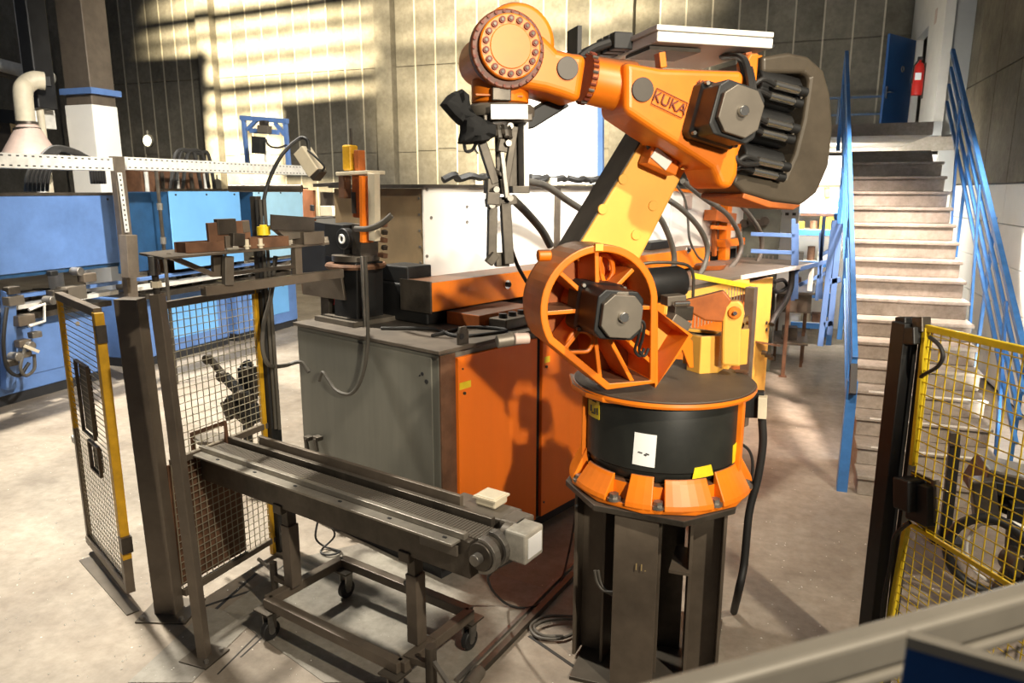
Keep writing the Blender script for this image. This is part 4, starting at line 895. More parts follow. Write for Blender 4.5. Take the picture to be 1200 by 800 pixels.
# perforated cable tray
def tray(lbl, ya, yb, z0, z1):
    t = thing('cable_tray', lbl, 'cable tray', (-7.55, (ya+yb)/2, z0), 0, 'perforated trays above the blue machines')
    MB().box((-7.56, ya, z0), (-7.53, yb, z0+.15)).build('tray_side', GALV, t); MB().box((-7.85, ya, z0), (-7.56, yb, z0+.015)).build('tray_base', GALV, t)
    n = int((yb-ya)/.085); h_ = None
    for k in range(n):
        y = ya+.04+k*.085
        for z in (z0+.025, z0+.125):
            o = None
            if h_ is None:
                h_ = MB().box((-7.531, y-.016, z-.007), (-7.5285, y+.016, z+.007)).build('slot', INK, t); h0 = (y, z)
            else: like(h_, t, (0, y-h0[0], z-h0[1]))
    return t
tray('perforated steel cable tray above the nearest blue machine', 3.9, 6.72, 2.68, 0)
tray('perforated steel cable tray running above the far blue machines', 6.92, 10.6, 2.70, 0)
ts = thing('tray_support', 'slotted galvanised upright carrying the cable tray, brown box at its foot', 'support', (-7.6, 6.82, 0))
MB().box((-7.62, 6.75, 0), (-7.54, 6.90, 2.85)).build('upright', BROWN, ts, bev=.004)
MB()._bar(mp(140,202,-7.5), mp(149,272,-7.5), .05, .02, Vector((1,0,0))).build('slotted_strip', GALV, ts)
for k in range(12):
    p = mp(140,202,-7.49).lerp(mp(149,272,-7.49), (k+.5)/12); MB().box((p.x, p.y-.009, p.z-.012), (p.x+.004, p.y+.009, p.z+.012)).build('slot', INK, ts)
MB()._bar(mp(150,275,-7.3), mp(153,325,-7.3), .16, .12, Vector((1,0,0))).build('box_section', BROWN, ts, bev=.005)
tp = thing('pipe_post', 'thin dark steel pipe with couplings in front of the dark blue door', 'pipe', mp(190,290,-7.2))
_p = mp(192,290,-7.2); MB().tube([mp(183,200,-7.2), _p, Vector((_p.x,_p.y,0))], .022, 8).build('pipe', DSTEEL, tp)
for y in (242, 282): MB().tube([mp(187+(y-242)*.1,y-4,-7.2), mp(187.6+(y-242)*.1,y+4,-7.2)], .034, 8).build('coupling', STEEL, tp)
# black hoses arching from the machine tops
G = 'bunch of black hoses looping over the nearest blue machine'
for k in range(6):
    x0, x1 = 30+k*5, 40+k*9
    cab('hose', ['first','second','third','fourth','fifth','last'][k]+' black hose from the left looping from the cream funnel onto the nearest blue machine', [mp(x0,224,-8.2), mp(x0+2,205,-8.15), mp(x0+12,190-k*2,-8.1), mp(62+k*3,172+k,-8.1), mp(92+k*3,178+k*2,-8.1), mp(104+k*3,190,-8.15), mp(108+k*3,215,-8.2)], .020, RUBBER, 'hose', G)
G = 'black hose arcs above the second cable tray'
for k, (a_, b_) in enumerate([((200,188),(245,187)),((205,189),(236,188)),((214,189),(252,190))]):
    cab('hose', ['widest','smallest','rightmost'][k]+' black hose arc standing above the second cable tray', [mp(a_[0],a_[1]+33,-8.1), mp(a_[0]+6,180,-8.1), mp((a_[0]+b_[0])/2,176+k*2,-8.1), mp(b_[0]-8,181,-8.1), mp(b_[0],b_[1]+33,-8.1)], .026, RUBBER, 'hose', G)
# brown equipment behind the second tray
eq = thing('pipe_rack', 'dark brown rack of pipes behind the second cable tray', 'rack', (-9.2, 9, 1.0))
MB().box((-9.4, 8.5, 0), (-9.0, 9.9, 2.78)).build('rack_body', BRUST, eq)
for k in range(5):
    y = 8.55+k*.3; MB().tube([(-8.95, y, 1.6), (-8.95, y, 2.72)], .03, 8).build('pipe', rg.choice([CAPGREY, DSTEEL, GALV]), eq)
# building column with white foot
cY = 8.0
cl_ = thing('steel_column', 'tall brown steel column with a white lower part and blue strap', 'column', (-9.4, 8, 0))
MB().box((-9.60, 7.9, 3.62), (-9.12, 8.3, 8)).build('shaft', BROWN, cl_, bev=.01)
MB().box((-9.62, 7.88, 0), (-9.10, 8.3, 3.62)).build('painted_foot', WHITE, cl_, bev=.01, label='white painted lower part')
MB().box((-9.65, 7.85, 3.76), (-9.05, 8.35, 3.84)).build('strap', BLUE, cl_)
MB().box((-9.30, 7.8, 5.15), (-8.9, 7.9, 5.55)).build('bracket', GALV, cl_, bev=.01)
MB().box((-10.0, 7.6, 3.3), (-9.84, 7.9, 8)).build('flange', GALV, cl_, bev=.01)
MB().box((-9.86, 7.5, 3.55), (-9.64, 7.8, 8)).build('black_duct', BLACK, cl_, bev=.02)
MB().tube([(-9.75, 7.6, 2.2), (-9.75, 7.6, 3.6)], .05, 12).build('drain_pipe', CREAM, cl_)
MB().tube([(-9.85, 7.6, .8), (-9.85, 7.6, 3.6)], .10, 12).build('white_pipe', WHITE, cl_)
MB().tube([Y(-60,62,7.8), Y(0,76,7.9), Y(60,92,8.0)], .09, 16).build('air_pipe', GALV, label='grey pipe running from the left edge to the steel column', cat='pipe')
MB().tube([Y(-60,80,7.9), Y(0,86,8.0), Y(58,99,8.1)], .05, 12).build('air_pipe', CAPGREY, label='thinner pipe just below the grey pipe, left of the steel column', cat='pipe')
fu = thing('extraction_funnel', 'cream extraction pipe with a pinkish funnel at its lower end', 'funnel', Y(38,186,7.1))
pp = [Y(52,95,7.4), Y(40,94,7.3), Y(30,100,7.2), Y(27,110,7.1), Y(30,142,7.1)]
MB().tube(smooth_path(pp, 5), .115, 16).build('pipe', CREAM, fu)
c0 = Y(32,143,7.1); c1 = Y(37,190,7.1)
MB().tube([c0, c1], [.10, .38], 28).build('cone', PINK, fu)
for y in (143, 150): MB().tube([Y(31.5,y,7.1), Y(32,y+3,7.1)], .13 if y < 147 else .16, 20).build('clamp', DSTEEL, fu)
MB()._bar(Y(46,95,7.4), Y(60,96,7.5), .12, .12, UP).build('coupling', BLACK, fu)
MB()._bar(Y(-80,128,12.6), Y(26,138,12.6), .3, .3, UP).build('black_beam', BLACK, label='black horizontal beam behind the extraction pipe', cat='beam')
MB()._bar(Y(-60,167,13.2), Y(24,167,13.2), 1.0, .42, Vector((0,1,0))).build('brown_crate', BROWN, label='brown crate in the shadow behind the extraction funnel', cat='crate')
# round wall clock
ck = thing('wall_clock', 'small round white clock in a dark case on the back wall', 'clock', Y(175,165,14.4))
c = Y(175,165,14.42); MB().cyl(c, c-Vector((.0,.06,0)), .155, 28).build('case', INK, ck); MB().cyl(c-Vector((-.0,.06,0)), c-Vector((0,.07,0)), .125, 28).build('dial', PAPER, ck)
MB().box((c.x-.02, c.y-.04, c.z+.15), (c.x+.02, c.y, c.z+.25)).build('hanger', INK, ck)
# blue hoist frame
hf = thing('hoist_frame', 'blue portal frame with a motor and a black bucket, against the back wall', 'frame', Y(310,188,10.6))
HY = 10.6
def hb(nm, x0,y0,x1,y1,w,mt,Yd=HY,d=None): return MB()._bar(Y(x0,y0,Yd), Y(x1,y1,Yd), w, d or w, Vector((0,1,0))).build(nm, mt, hf, bev=.005)
hb('leg', 285,136,291,200,.065,BLUE); hb('leg', 334,143,339,200,.065,BLUE); hb('crossbar', 282,138,337,142,.08,BLUE)
hb('brace', 290,152,302,139,.06,BLUE); hb('brace', 334,158,322,144,.06,BLUE); hb('beam', 294,153,326,155,.08,BLUE,10.5)
hb('motor', 304,151,316,152,.12,CAPGREY,10.3); hb('motor_box', 306,145,313,145,.10,DSTEEL,10.4); hb('bucket', 303,160,303,180,.16,CLOTH,10.3); hb('chain', 311,165,311,190,.03,GALV,10.4)
MB().tube(smooth_path([Y(311,163,10.2), Y(316,171,10.2), Y(326,173,10.2), Y(336,170,10.3)], 4), .018, 6).build('cable', RUBBER, hf)
# T-shaped dark pole with gooseneck lamp
tpz = thing('fence_pole', 'tall black steel post with a T-bar at the far corner of the wire fence', 'post', (-3.14, 3.84, 0))
pz = Xp(303,218,-3.12)
MB()._bar(Vector((-3.14,3.84,0)), Vector((-3.14,3.84,1.82)), .10, .09, Vector((1,0,0))).build('post_tube', BLACK, tpz, bev=.004)
MB()._bar(Vector((-3.14,3.84,1.82)), Vector((-3.14,3.84,2.42)), .05, .05, Vector((1,0,0))).build('upper_tube', DSTEEL, tpz, bev=.004)
dcam = Vector((cR.x, cR.y, 0)).normalized()
pc_ = Vector((-3.14,3.84,2.47)); MB().tube([pc_-dcam*.16, pc_+dcam*.30], .024, 12).build('t_bar', DSTEEL, tpz)
for k in range(3): MB().tube([Vector((-3.10+k*.03,3.80,.9)), Vector((-3.10+k*.03,3.80,2.4))], .011, 8).build('pipe', HOSE if k else RUBBER, tpz)
G0 = Vector((-3.12, 3.84, 0))
def FP(x, y, Yd=3.84): return Y(x, y, Yd)
lmp = thing('gooseneck_lamp', 'cream angular lamp head on a curved black gooseneck above the fence post', 'lamp', FP(302,300))
MB().tube(smooth_path([FP(304,300,3.8), FP(306,255,3.8), FP(314,215,3.85), FP(330,182,3.9), FP(350,163,4.0), FP(360,164,4.0), FP(362,176,4.0)], 6), .012, 10).build('gooseneck', RUBBER, lmp)
a_ = FP(354,176,4.0); b_ = FP(372,203,4.0); MB()._bar(a_, b_, .085, .10, Vector((0,1,0))).build('lamp_head', CREAM, lmp, bev=.006)
MB()._bar(b_-Vector((.02,0,-.02)), b_+Vector((.02,0,-.02)), .08, .08, Vector((0,1,0))).build('lamp_front', DSTEEL, lmp, bev=.004)
MB().tube(smooth_path([FP(361,176,3.97), FP(372,186,3.95), FP(380,195,3.95), FP(378,200,3.97)], 5), .007, 8).build('lamp_cord', RUBBER, lmp)
# ================================================================ WIRE FENCE, TRAY TABLE
TABX = -2.78
def tb(x, y, X=TABX): return Xp(x, y, X)
# gate
gA = Z(105,630,.10); gB = Z(152,689,.10); gt = thing('wire_gate', 'open wire mesh gate with amber-yellow stiles at the left', 'gate', (gA+gB)/2)
def vert(P, z): return Vector((P.x, P.y, z))
gd = (gB-gA).normalized(); gn = Vector((gd.y, -gd.x, 0))
zt_ = 1.79
MB()._bar(vert(gA,.08), vert(gA,.9), .045, .03, gn).build('stile', BROWN, gt, bev=.003); MB()._bar(vert(gA,.9), vert(gA,zt_), .04, .03, gn).build('stile', GYELLOW, gt, bev=.003, label='amber-yellow upper stile')
MB()._bar(vert(gB,.08), vert(gB,.30), .05, .05, gn).build('stile', BROWN, gt, bev=.003); MB()._bar(vert(gB,.30), vert(gB,zt_), .06, .05, gn).build('stile', GYELLOW, gt, bev=.003, label='amber-yellow hinge stile')
MB()._bar(vert(gA,zt_), vert(gB,zt_), .045, .05, UP).build('top_rail', CREAM if 0 else BROWN, gt, bev=.003)
MB()._bar(vert(gA,.10), vert(gB,.10), .05, .05, UP).build('bottom_rail', BROWN, gt, bev=.003)
L_ = (gB-gA).length; nv = 46
w_ = MB()
for j in range(nv): z = .13+j*(zt_-.16)/nv; w_._bar(vert(gA,z)+gd*.02, vert(gB,z)-gd*.02, .0035, .0035, UP)
for i in range(20): q = gA+gd*(L_*(i+.5)/20); w_._bar(vert(q,.12)+gn*.004, vert(q,.9)+gn*.004, .0025, .0025, gn)
w_.build('wire_mesh', WIRE, gt, kind='stuff')
def gp(u, z): return vert(gA, z)+gd*(L_*u)
for (u0, z0, u1, z1) in [(.30,.95,.62,1.42),(.42,.72,.66,.92)]:
    MB().ribbon([gp(u0,z0), gp(u1,z0), gp(u1,z1), gp(u0,z1)], .015, gn*.02).build('lock_frame', BROWN, gt)
    MB().prism([gp(u0+.03,z0+.02), gp(u1-.03,z0+.02), gp(u1-.03,z1-.02), gp(u0+.03,z1-.02)], gn*-.012).build('lock_plate', DSTEEL, gt)
p = Z(86,510,.78); MB()._bar(gp(0,.80)-gd*.10, gp(0,.80), .03, .05, UP).build('gate_handle', GALV, gt, bev=.006)
MB()._bar(gp(1.02,1.62), gp(1.02,1.72), .05, .05, gn).build('hinge', DSTEEL, gt); MB()._bar(gp(1.03,.35), gp(1.03,.45), .06, .06, gn).build('hinge', DSTEEL, gt)
MB()._bar(gA+Vector((.06,-.10,-.098)), gB+Vector((.10,-.08,-.098)), .07, .012, UP).build('floor_sill', DSTEEL, label='dark steel strip on the floor just outside the wire gate', cat='sill')
# main post
mp_ = thing('fence_post', 'thick brown square fence post on a bolted foot plate, beside the wire gate', 'post', (-3.26, 2.97, 0))
pa = R_(18); tx = Vector((math.cos(pa), math.sin(pa), 0)); ty = Vector((-tx.y, tx.x, 0)); P0 = Vector((-3.26, 2.97, 0)); lean = Vector((-.05,.0,1.88))
MB().prism([P0+tx*a+ty*b for a, b in ((-.065,-.05),(.065,-.05),(.065,.05),(-.065,.05))], lean).build('post_tube', BROWN, mp_, bev=.004)
MB().prism([P0+tx*a+ty*b for a, b in ((-.14,-.13),(.16,-.13),(.16,.13),(-.14,.13))], UP*.012).build('foot_plate', DSTEEL, mp_, bev=.002)
for a, b in ((-.11,-.10),(.12,-.10),(.12,.10)): c = P0+tx*a+ty*b; MB().cyl(c+UP*.012, c+UP*.03, .014, 6).build('bolt', STEEL, mp_)
# fence panel between post and far black post
fp = thing('mesh_fence', 'wire mesh fence panel with a dark brown kick plate, between the two posts', 'fence panel', (-3.17, 3.4, 0))
FA = Vector((-3.20, 3.03, 0)); FB = Vector((-3.14, 3.80, 0))
MB()._bar(FA+UP*1.83, FB+UP*1.83, .035, .04, UP).build('top_rail', BROWN, fp, bev=.003)
MB()._bar(FA+UP*.92, FB+UP*.92, .035, .04, UP).build('middle_rail', BROWN, fp, bev=.003); MB()._bar(FA+UP*.10, FB+UP*.10, .035, .04, UP).build('bottom_rail', BROWN, fp, bev=.003)
MB()._bar(FB+UP*.0-Vector((0,.03,0)), FB+UP*1.85-Vector((0,.03,0)), .03, .03, Vector((1,0,0))).build('stile', GYELLOW, fp, bev=.003)
U_ = FB-FA
wiregrid(MB(), FA+UP*.94, U_, UP*.88, 17, 20, .004, Vector((.004,0,0))).build('wire_mesh', WIRE, fp, kind='stuff')
wiregrid(MB(), FA+UP*.12, U_, UP*.79, 17, 18, .004, Vector((.004,0,0))).build('wire_mesh', WIRE, fp, kind='stuff')
MB().prism([FA+UP*.13+Vector((-.03,0,0)), FB+UP*.13+Vector((-.03,-.25,0)), FB+UP*.90+Vector((-.03,-.25,0)), FA+UP*.90+Vector((-.03,0,0))], Vector((-.008,0,0))).build('kick_plate', BRUST, fp)
# tray table
tt_ = thing('tray_table', 'narrow brown steel shelf on a slim square leg, holding part trays above the fence', 'shelf', (-2.75, 2.70, 0))
z_ = 2.155
top = [Z(163,296,z_), Z(192,301.5,z_), Z(386,284,z_), Z(384,277,z_), Z(262,286,z_)]
MB().prism(top, UP*-.012).build('shelf_plate', BROWN, tt_, bev=.002)
LP = Vector((-2.75, 2.70, 0))
MB()._bar(LP, LP+UP*1.97+Vector((-.05,-.03,0)), .062, .052, Vector((1,.3,0))).build('leg', BROWN, tt_, bev=.004)
MB().box((LP.x-.09, LP.y-.09, 0), (LP.x+.09, LP.y+.09, .012)).build('foot_plate', DSTEEL, tt_, bev=.002)
for a, b in ((.06,-.05),(.06,.06)): MB().cyl((LP.x+a, LP.y+b, .012), (LP.x+a, LP.y+b, .028), .012, 6).build('bolt', STEEL, tt_)
LP = LP+Vector((-.05,-.03,0))
MB().tube([LP+UP*1.97, LP+UP*2.14], .016, 12).build('threaded_stud', DSTEEL, tt_); MB().cyl(LP+UP*2.00, LP+UP*2.03, .026, 6).build('nut', CREAM, tt_); MB().tube([LP+UP*2.06, LP+UP*2.15], .026, 12).build('sleeve', STEEL, tt_)
PD = (Z(386,284,z_)-LP); PD.z = 0; PD.normalize(); TF = Frame(LP, math.degrees(math.atan2(PD.y, PD.x)))
def tk(nm, x0,y0,x1,y1,w,d,mt,n_=0,up=None,par=tt_,bev=.003): return MB()._bar(TF.px(x0,y0,n_), TF.px(x1,y1,n_), w, d, up or (UP if abs(x1-x0) > abs(y1-y0) else TF.n)).build(nm, mt, par, bev=bev)
tk('brace', 196,299,250,322,.03,.025,BROWN); tk('channel', 238,341,400,320,.05,.05,BROWN,.03)
MB().prism([TF.px(x,y,.04) for x,y in [(234,335),(255,333),(262,342),(245,344)]], TF.n*-.03).build('channel_end', BROWN, tt_)
tk('hanger', 254,294,255,324,.055,.03,BROWN); tk('hanger', 267,300,267,334,.05,.035,CAPGREY,.05); tk('hanger', 347,286,349,331,.045,.04,BROWN)
tk('bolt_rod', 264,290,264,302,.012,.012,STEEL); tk('cross_rail', 256,322,345,312,.02,.02,DSTEEL)
# things on the shelf
def tray_(lbl, x0, y0, x1, y1, h, mt):
    p0 = TF.px(x0, y0, 0.02); p1 = TF.px(x1, y1, .02); t = thing('parts_tray', lbl, 'tray', vert((p0+p1)/2, z_), 0, 'small metal trays on the shelf')
    d = (p1-p0); d.z = 0; d.normalize(); n_ = Vector((d.y,-d.x,0)); z0 = z_+.001
    p0.z = p1.z = z0
    MB().prism([p0+n_*.02, p1+n_*.02, p1-n_*.08, p0-n_*.08], UP*.006).build('tray_bottom', mt, t)
    for a, b, o in ((p0, p1, .02), (p0, p1, -.08)):
        MB()._bar(a+n_*o+UP*h/2-d*.01, b+n_*o+UP*h/2+d*.02, .004, h, UP).build('tray_side', mt, t)
    for e__ in (p0, p1): MB()._bar(e__+n_*.02+UP*h/2, e__-n_*.08+UP*h/2, .004, h, UP).build('tray_end', mt, t)
tray_('reddish brown tray nearest the left end of the shelf', 217,291,256,288,.05,BRUST)
tray_('long rusty tray in the middle of the shelf', 292,286,332,281,.055,BRUST)
tray_('brown tray at the right end of the shelf', 355,279,374,277,.07,BROWN)
MB().prism([TF.px(x,y,.0) for x,y in [(318,264),(345,268),(362,264),(352,279),(338,281)]], TF.n*-.05).build('sheet_chute', CAPGREY, label='bent grey sheet chute on the shelf between the trays', cat='chute', bev=.002)
MB()._bar(TF.px(317,260,.03), TF.px(368,263,.0), .006, .08, UP).build('flat_bar', DSTEEL, label='thin dark flat bar lying across the grey sheet chute', cat='bar')
fx = thing('clamp_fixture', 'rusty clamping fixture standing on the shelf above the wire fence', 'fixture', vert(TF.px(266,290,0), z_))
tk('fixture_plate', 243,273,292,269,.022,.10,BRUST,.0,par=fx); tk('fixture_leg', 266,290,265,276,.04,.05,BROWN,.0,par=fx); tk('fixture_block', 276,288,276,273,.07,.07,DSTEEL,.02,par=fx)
tk('fixture_block', 253,266,275,265,.035,.08,DSTEEL,0,par=fx); tk('fixture_block', 283,266,291,265,.03,.06,BROWN,0,par=fx); tk('fixture_bolt', 256,266,256,262,.012,.012,STEEL,0,par=fx); tk('fixture_bolt', 275,266,275,262,.02,.02,STEEL,0,par=fx)
for (x, lb) in ((289, 'pale brass bolt standing on the shelf beside the clamping fixture'), (305, 'pale brass bolt standing on the shelf in front of the rusty tray')):
    c = TF.px(x, 283 if x < 300 else 281, .05); c.z = z_+.001; MB().cyl(c, c+UP*.05, .012, 10).cyl(c+UP*.012, c+UP*.02, .02, 10).build('bolt_pin', CREAM, label=lb, cat='bolt')
c = TF.px(309, 272, -.04); MB().cyl(c-UP*.015, c+UP*.03, .035, 16).cyl(c+UP*.03, c+UP*.04, .02, 12).build('yellow_pot', YELLOW, label='small yellow plastic pot on the shelf behind the rusty tray', cat='pot')
# dark robot tool lying on the bright floor behind the fence
rt = thing('spare_gripper', 'black spare gripper tool leaning behind the wire fence', 'gripper tool', (-3.7, 4.6, 0))
def sp(x, y, Yd=4.6): return Y(x, y, Yd)
for (x0,y0,x1,y1,w,Yd) in [(244,418,262,440,.05,4.6),(262,440,284,462,.07,4.6),(284,462,306,492,.09,4.6),(290,430,292,465,.12,4.7),(268,468,290,478,.09,4.6),(262,470,270,492,.05,4.5),(286,425,292,432,.08,4.7),(296,466,304,440,.05,4.65),(278,478,300,490,.10,4.7),(270,480,296,500,.05,4.6)]:
    MB()._bar(sp(x0,y0,Yd), sp(x1,y1,Yd), w, w*.9, Vector((0,1,0))).build('tool_arm', BLACK if w > .06 else DSTEEL, rt, bev=.008)
for (x, y) in [(262,440),(284,462),(246,420),(298,466),(272,470),(291,434)]:
    c = sp(x, y, 4.55); MB().cyl(c, c-Vector((0,.05,0)), .04, 14).build('joint', DSTEEL, rt, bev=.004)
_s = sp(288,482,4.72); MB()._bar(Vector((_s.x,4.72,.02)), _s, .05, .05, Vector((1,0,0))).build('tool_stand', BLACK, rt); MB().box((_s.x-.15,4.55,0),(_s.x+.15,4.85,.03)).build('tool_base', BLACK, rt)
# ================================================================ CONVEYOR ON A CASTOR TROLLEY
CV = Frame((-2.48, 3.11, 0), -14.2)
cv = thing('conveyor_trolley', 'narrow steel chain conveyor on a wheeled trolley in front of the grey cabinet', 'conveyor', (-2.05, 3.0, 0), -14.2)
zc = .945
MB(CV).box((-.72, -.09, zc-.20), (1.33, .05, zc-.02)).build('side_beam', DSTEEL, cv, bev=.004)
MB(CV).box((-.70, .052, zc-.03), (1.28, .115, zc-.018)).build('guide_ledge', LEDGE, cv, bev=.002)
MB(CV).box((-.72, .02, zc-.02), (1.30, .05, zc+.01)).build('side_guide', LEDGE, cv, bev=.003)
MB(CV).box((-.70, -.16, zc-.05), (1.32, -.13, zc+.02)).build('side_guide', DSTEEL, cv, bev=.003)
MB(CV).box((-.72, -.17, zc-.20), (1.33, -.12, zc-.05)).build('side_beam', DSTEEL, cv, bev=.004)
lk = None
for k in range(118):
    u = -.70+k*.0175
    if lk is None: lk = MB(CV).box((u, -.115, zc-.035), (u+.012, .015, zc-.012)).build('chain_link', CAPGREY, cv, bev=.0)
    else: like(lk, cv, CV.a*(.0175*k))
for k in range(6): p = CV.w(-.5+k*.34, .078, zc-.017); MB()._bar(p, p+CV.a*.02, .012, .006, UP).build('ledge_slot', INK, cv)
MB(CV).box((1.05, .055, zc-.10), (1.27, .07, zc-.05)).build('name_bar', CREAM if 0 else CAPGREY, cv, bev=.002)
MB(CV).cyl((1.39, -.12, zc-.07), (1.39, .06, zc-.07), .065, 28).build('drive_sprocket', DSTEEL, cv, bev=.004)
MB(CV).cyl((1.39, .06, zc-.07), (1.39, .10, zc-.07), .026, 16).build('shaft', STEEL, cv, bev=.003)
for k in range(11):
    a = R_(90-k*18); p = CV.w(1.39+.075*math.cos(a), 0, zc-.07+.075*math.sin(a))
    for nn in (-.05, .03): MB()._bar(p+CV.n*(nn-.02), p+CV.n*(nn+.02), .028, .018, Vector((math.cos(a)*CV.a.x, math.cos(a)*CV.a.y, math.sin(a)))).build('chain_link', STEEL, cv, bev=.002)
# motor and gearbox
MB(CV).box((1.36, -.27, zc-.11), (1.47, -.13, zc+.03)).build('gearbox', CAPGREY, cv, bev=.012)
MB(CV).box((1.44, -.21, zc-.115), (1.555, -.06, zc+.03)).build('motor', mat('worn_light_grey', (.50,.47,.40), .5, .2, var=.4, sc=12), cv, bev=.01)
MB(CV).cyl((1.40, -.13, zc-.04), (1.44, -.13, zc-.04), .07, 24).build('motor_flange', CAPGREY, cv, bev=.004)
MB(CV).box((1.553, -.19, zc-.09), (1.558, -.08, zc+.005)).build('motor_plate', PAPER, cv)
MB(CV).box((1.14, -.35, zc+.005), (1.26, -.24, zc+.06)).build('terminal_box', CREAM, cv, bev=.01); MB(CV).box((1.133, -.357, zc+.042), (1.267, -.233, zc+.052)).build('terminal_lid', CREAM, cv)
MB(CV).box((1.0, -.33, zc-.05), (1.36, -.17, zc+.004)).build('motor_bracket', CAPGREY, cv, bev=.006)
# brown guide bar behind the chain (left portion), loop bracket at the left end
MB(CV).box((-.45, -.20, zc+.0), (1.1, -.175, zc+.06)).build('guard_strip', BROWN, cv, bev=.004)
MB().ribbon([CV.px(x,y,-.12) for x,y in [(226,548),(222,507),(262,493),(266,522)]], .03, CV.n*-.02, close=False).build('loop_bracket', BRUST, cv)
MB().lathe(CV.px(246,514,-.20), [(.02,-.03),(.08,-.02),(.10,.01),(.09,.012),(.02,-.01)], 24).build('pan', CAPGREY, cv)
# legs and trolley frame
zf_ = .25
for u_ in (.0, .94):
    MB(CV).box((u_-.035, -.05, zf_), (u_+.035, .02, zc-.32)).build('leg', BROWN, cv, bev=.004)
    MB(CV).box((u_-.025, -.045, zc-.33), (u_+.025, .015, zc-.2)).build('inner_leg', DSTEEL, cv, bev=.003)
    for z in (zc-.40, zc-.23): MB(CV).cyl((u_-.035, -.02, z), (u_-.075, -.02, z), .014, 8).build('clamp_screw', STEEL, cv)
    MB(CV).box((u_-.04, .02, zc-.235), (u_+.03, .06, zc-.18)).build('clamp', DSTEEL, cv, bev=.004)
fr0, fr1, fn0, fn1 = -.02, .96, -.34, .17
w = .055
zz0, zz1 = zf_-.055, zf_
fpx = [Z(x,y,zf_) for x,y in [(318,702),(467,775),(510,745),(370,672)]]
def tb4(nm, a, b): return MB()._bar(a-UP*.03, b-UP*.03, .055, .055, UP).build(nm, BROWN, cv, bev=.004)
C1, C2 = CV.w(-.02,.15,zf_), CV.w(.98,.15,zf_); C3, C4 = CV.w(.98,-.08,zf_), CV.w(-.02,-.08,zf_)
C5, C6 = CV.w(-.02,-.40,zf_), CV.w(.98,-.40,zf_)
tb4('frame_rail', C1, C2); tb4('frame_rail', C1, C4); tb4('frame_rail', C2, C3); tb4('frame_rail', C5, C6); tb4('frame_rail', C4, C5); tb4('frame_rail', C3, C6)
for i, (P) in enumerate([CV.w(.0,.16,0), CV.w(.95,.16,0), CV.w(.03,-.38,0), CV.w(.97,-.40,0)]):
    MB()._bar(P+UP*.185-CV.a*.06, P+UP*.185+CV.a*.06, .11, .01, UP).build('castor_plate', DSTEEL, cv)
    MB()._bar(P+UP*.18-CV.a*.03, P+UP*.07-CV.a*.02, .012, .05, CV.n).build('castor_fork', STEEL, cv); MB()._bar(P+UP*.18+CV.a*.03, P+UP*.07+CV.a*.02, .012, .05, CV.n).build('castor_fork', STEEL, cv)
    q = P+UP*.058; MB().cyl(q-CV.a*.018, q+CV.a*.018, .056, 20).build('castor_wheel', RUBBER, cv, bev=.006); MB().cyl(q-CV.a*.022, q+CV.a*.022, .022, 12).build('wheel_hub', STEEL, cv)
for u_, n_ in ((-.18, -.02), (1.13, .10)):
    MB(CV).cyl((u_, n_, .0), (u_, n_, .33 if u_ < 0 else .36), .022 if u_ < 0 else .028, 14).build('stabiliser', DSTEEL, cv)
    if u_ < 0: MB(CV).bar((u_-.14, n_+.0, .31), (u_+.02, n_, .27), .015).build('stabiliser_arm', STEEL, cv)
    else: MB(CV).bar((u_, n_, .30), (u_+.16, n_+.04, .22), .018).build('stabiliser_arm', STEEL, cv)
    MB(CV).box((u_-.05, n_-.05, 0), (u_+.05, n_+.05, .012)).build('stabiliser_foot', DSTEEL, cv)
MB(CV).bar((-.18,-.02,.24),(-.02,-.02,.24),.03).build('stabiliser_link', BROWN, cv); MB(CV).bar((1.13,.10,.26),(.97,.10,.24),.03).build('stabiliser_link', BROWN, cv)
cab('cable', 'thin dark cable hanging from the conveyor motor down to the floor', [CV.w(1.50,-.12,zc-.10), Z(572,676,.4), Z(590,705,.06), Z(618,712,.02), Z(645,700,.02), Z(658,680,.02), Z(668,640,.15), Z(676,592,.9)], .007, RUBBER)
# ================================================================ FLOOR ITEMS
def rail(lbl, a, b, w, h, mt, nm='floor_rail', cat='rail'): return MB()._bar(Z(*a)+UP*h/2, Z(*b)+UP*h/2, w, h, UP).build(nm, mt, label=lbl, cat=cat)
rail('thin bright pipe on the floor leading under the robot pedestal', (535,800), (672,662), .022, .022, STEEL, 'floor_pipe', 'pipe')
rail('thicker dark pipe on the floor in front of the thin bright pipe', (552,800), (672,676), .035, .035, DSTEEL, 'floor_pipe', 'pipe')
MB().tube([Z(548,805,.04), Z(562,786,.04)], .035, 12).build('pipe_coupling', CAPGREY, label='grey coupling at the near end of the dark floor pipe', cat='coupling')
cab('cable_coil', 'loose oval coil of grey cable on the floor by the pedestal', [Z(672,722,.02), Z(640,722,.02), Z(622,733,.02), Z(630,746,.02), Z(655,748,.02), Z(674,740,.02), Z(674,726,.03), Z(645,726,.03), Z(626,734,.03), Z(636,744,.03), Z(660,745,.03)], .009, HOSE, 'cable')
cab('cable', 'small tangle of black wire on the floor behind the conveyor leg', [Z(372,612,.2), Z(370,630,.1), Z(380,640,.02), Z(398,646,.02), Z(385,650,.02), Z(376,645,.02), Z(392,628,.1), Z(386,612,.3)], .007, RUBBER)
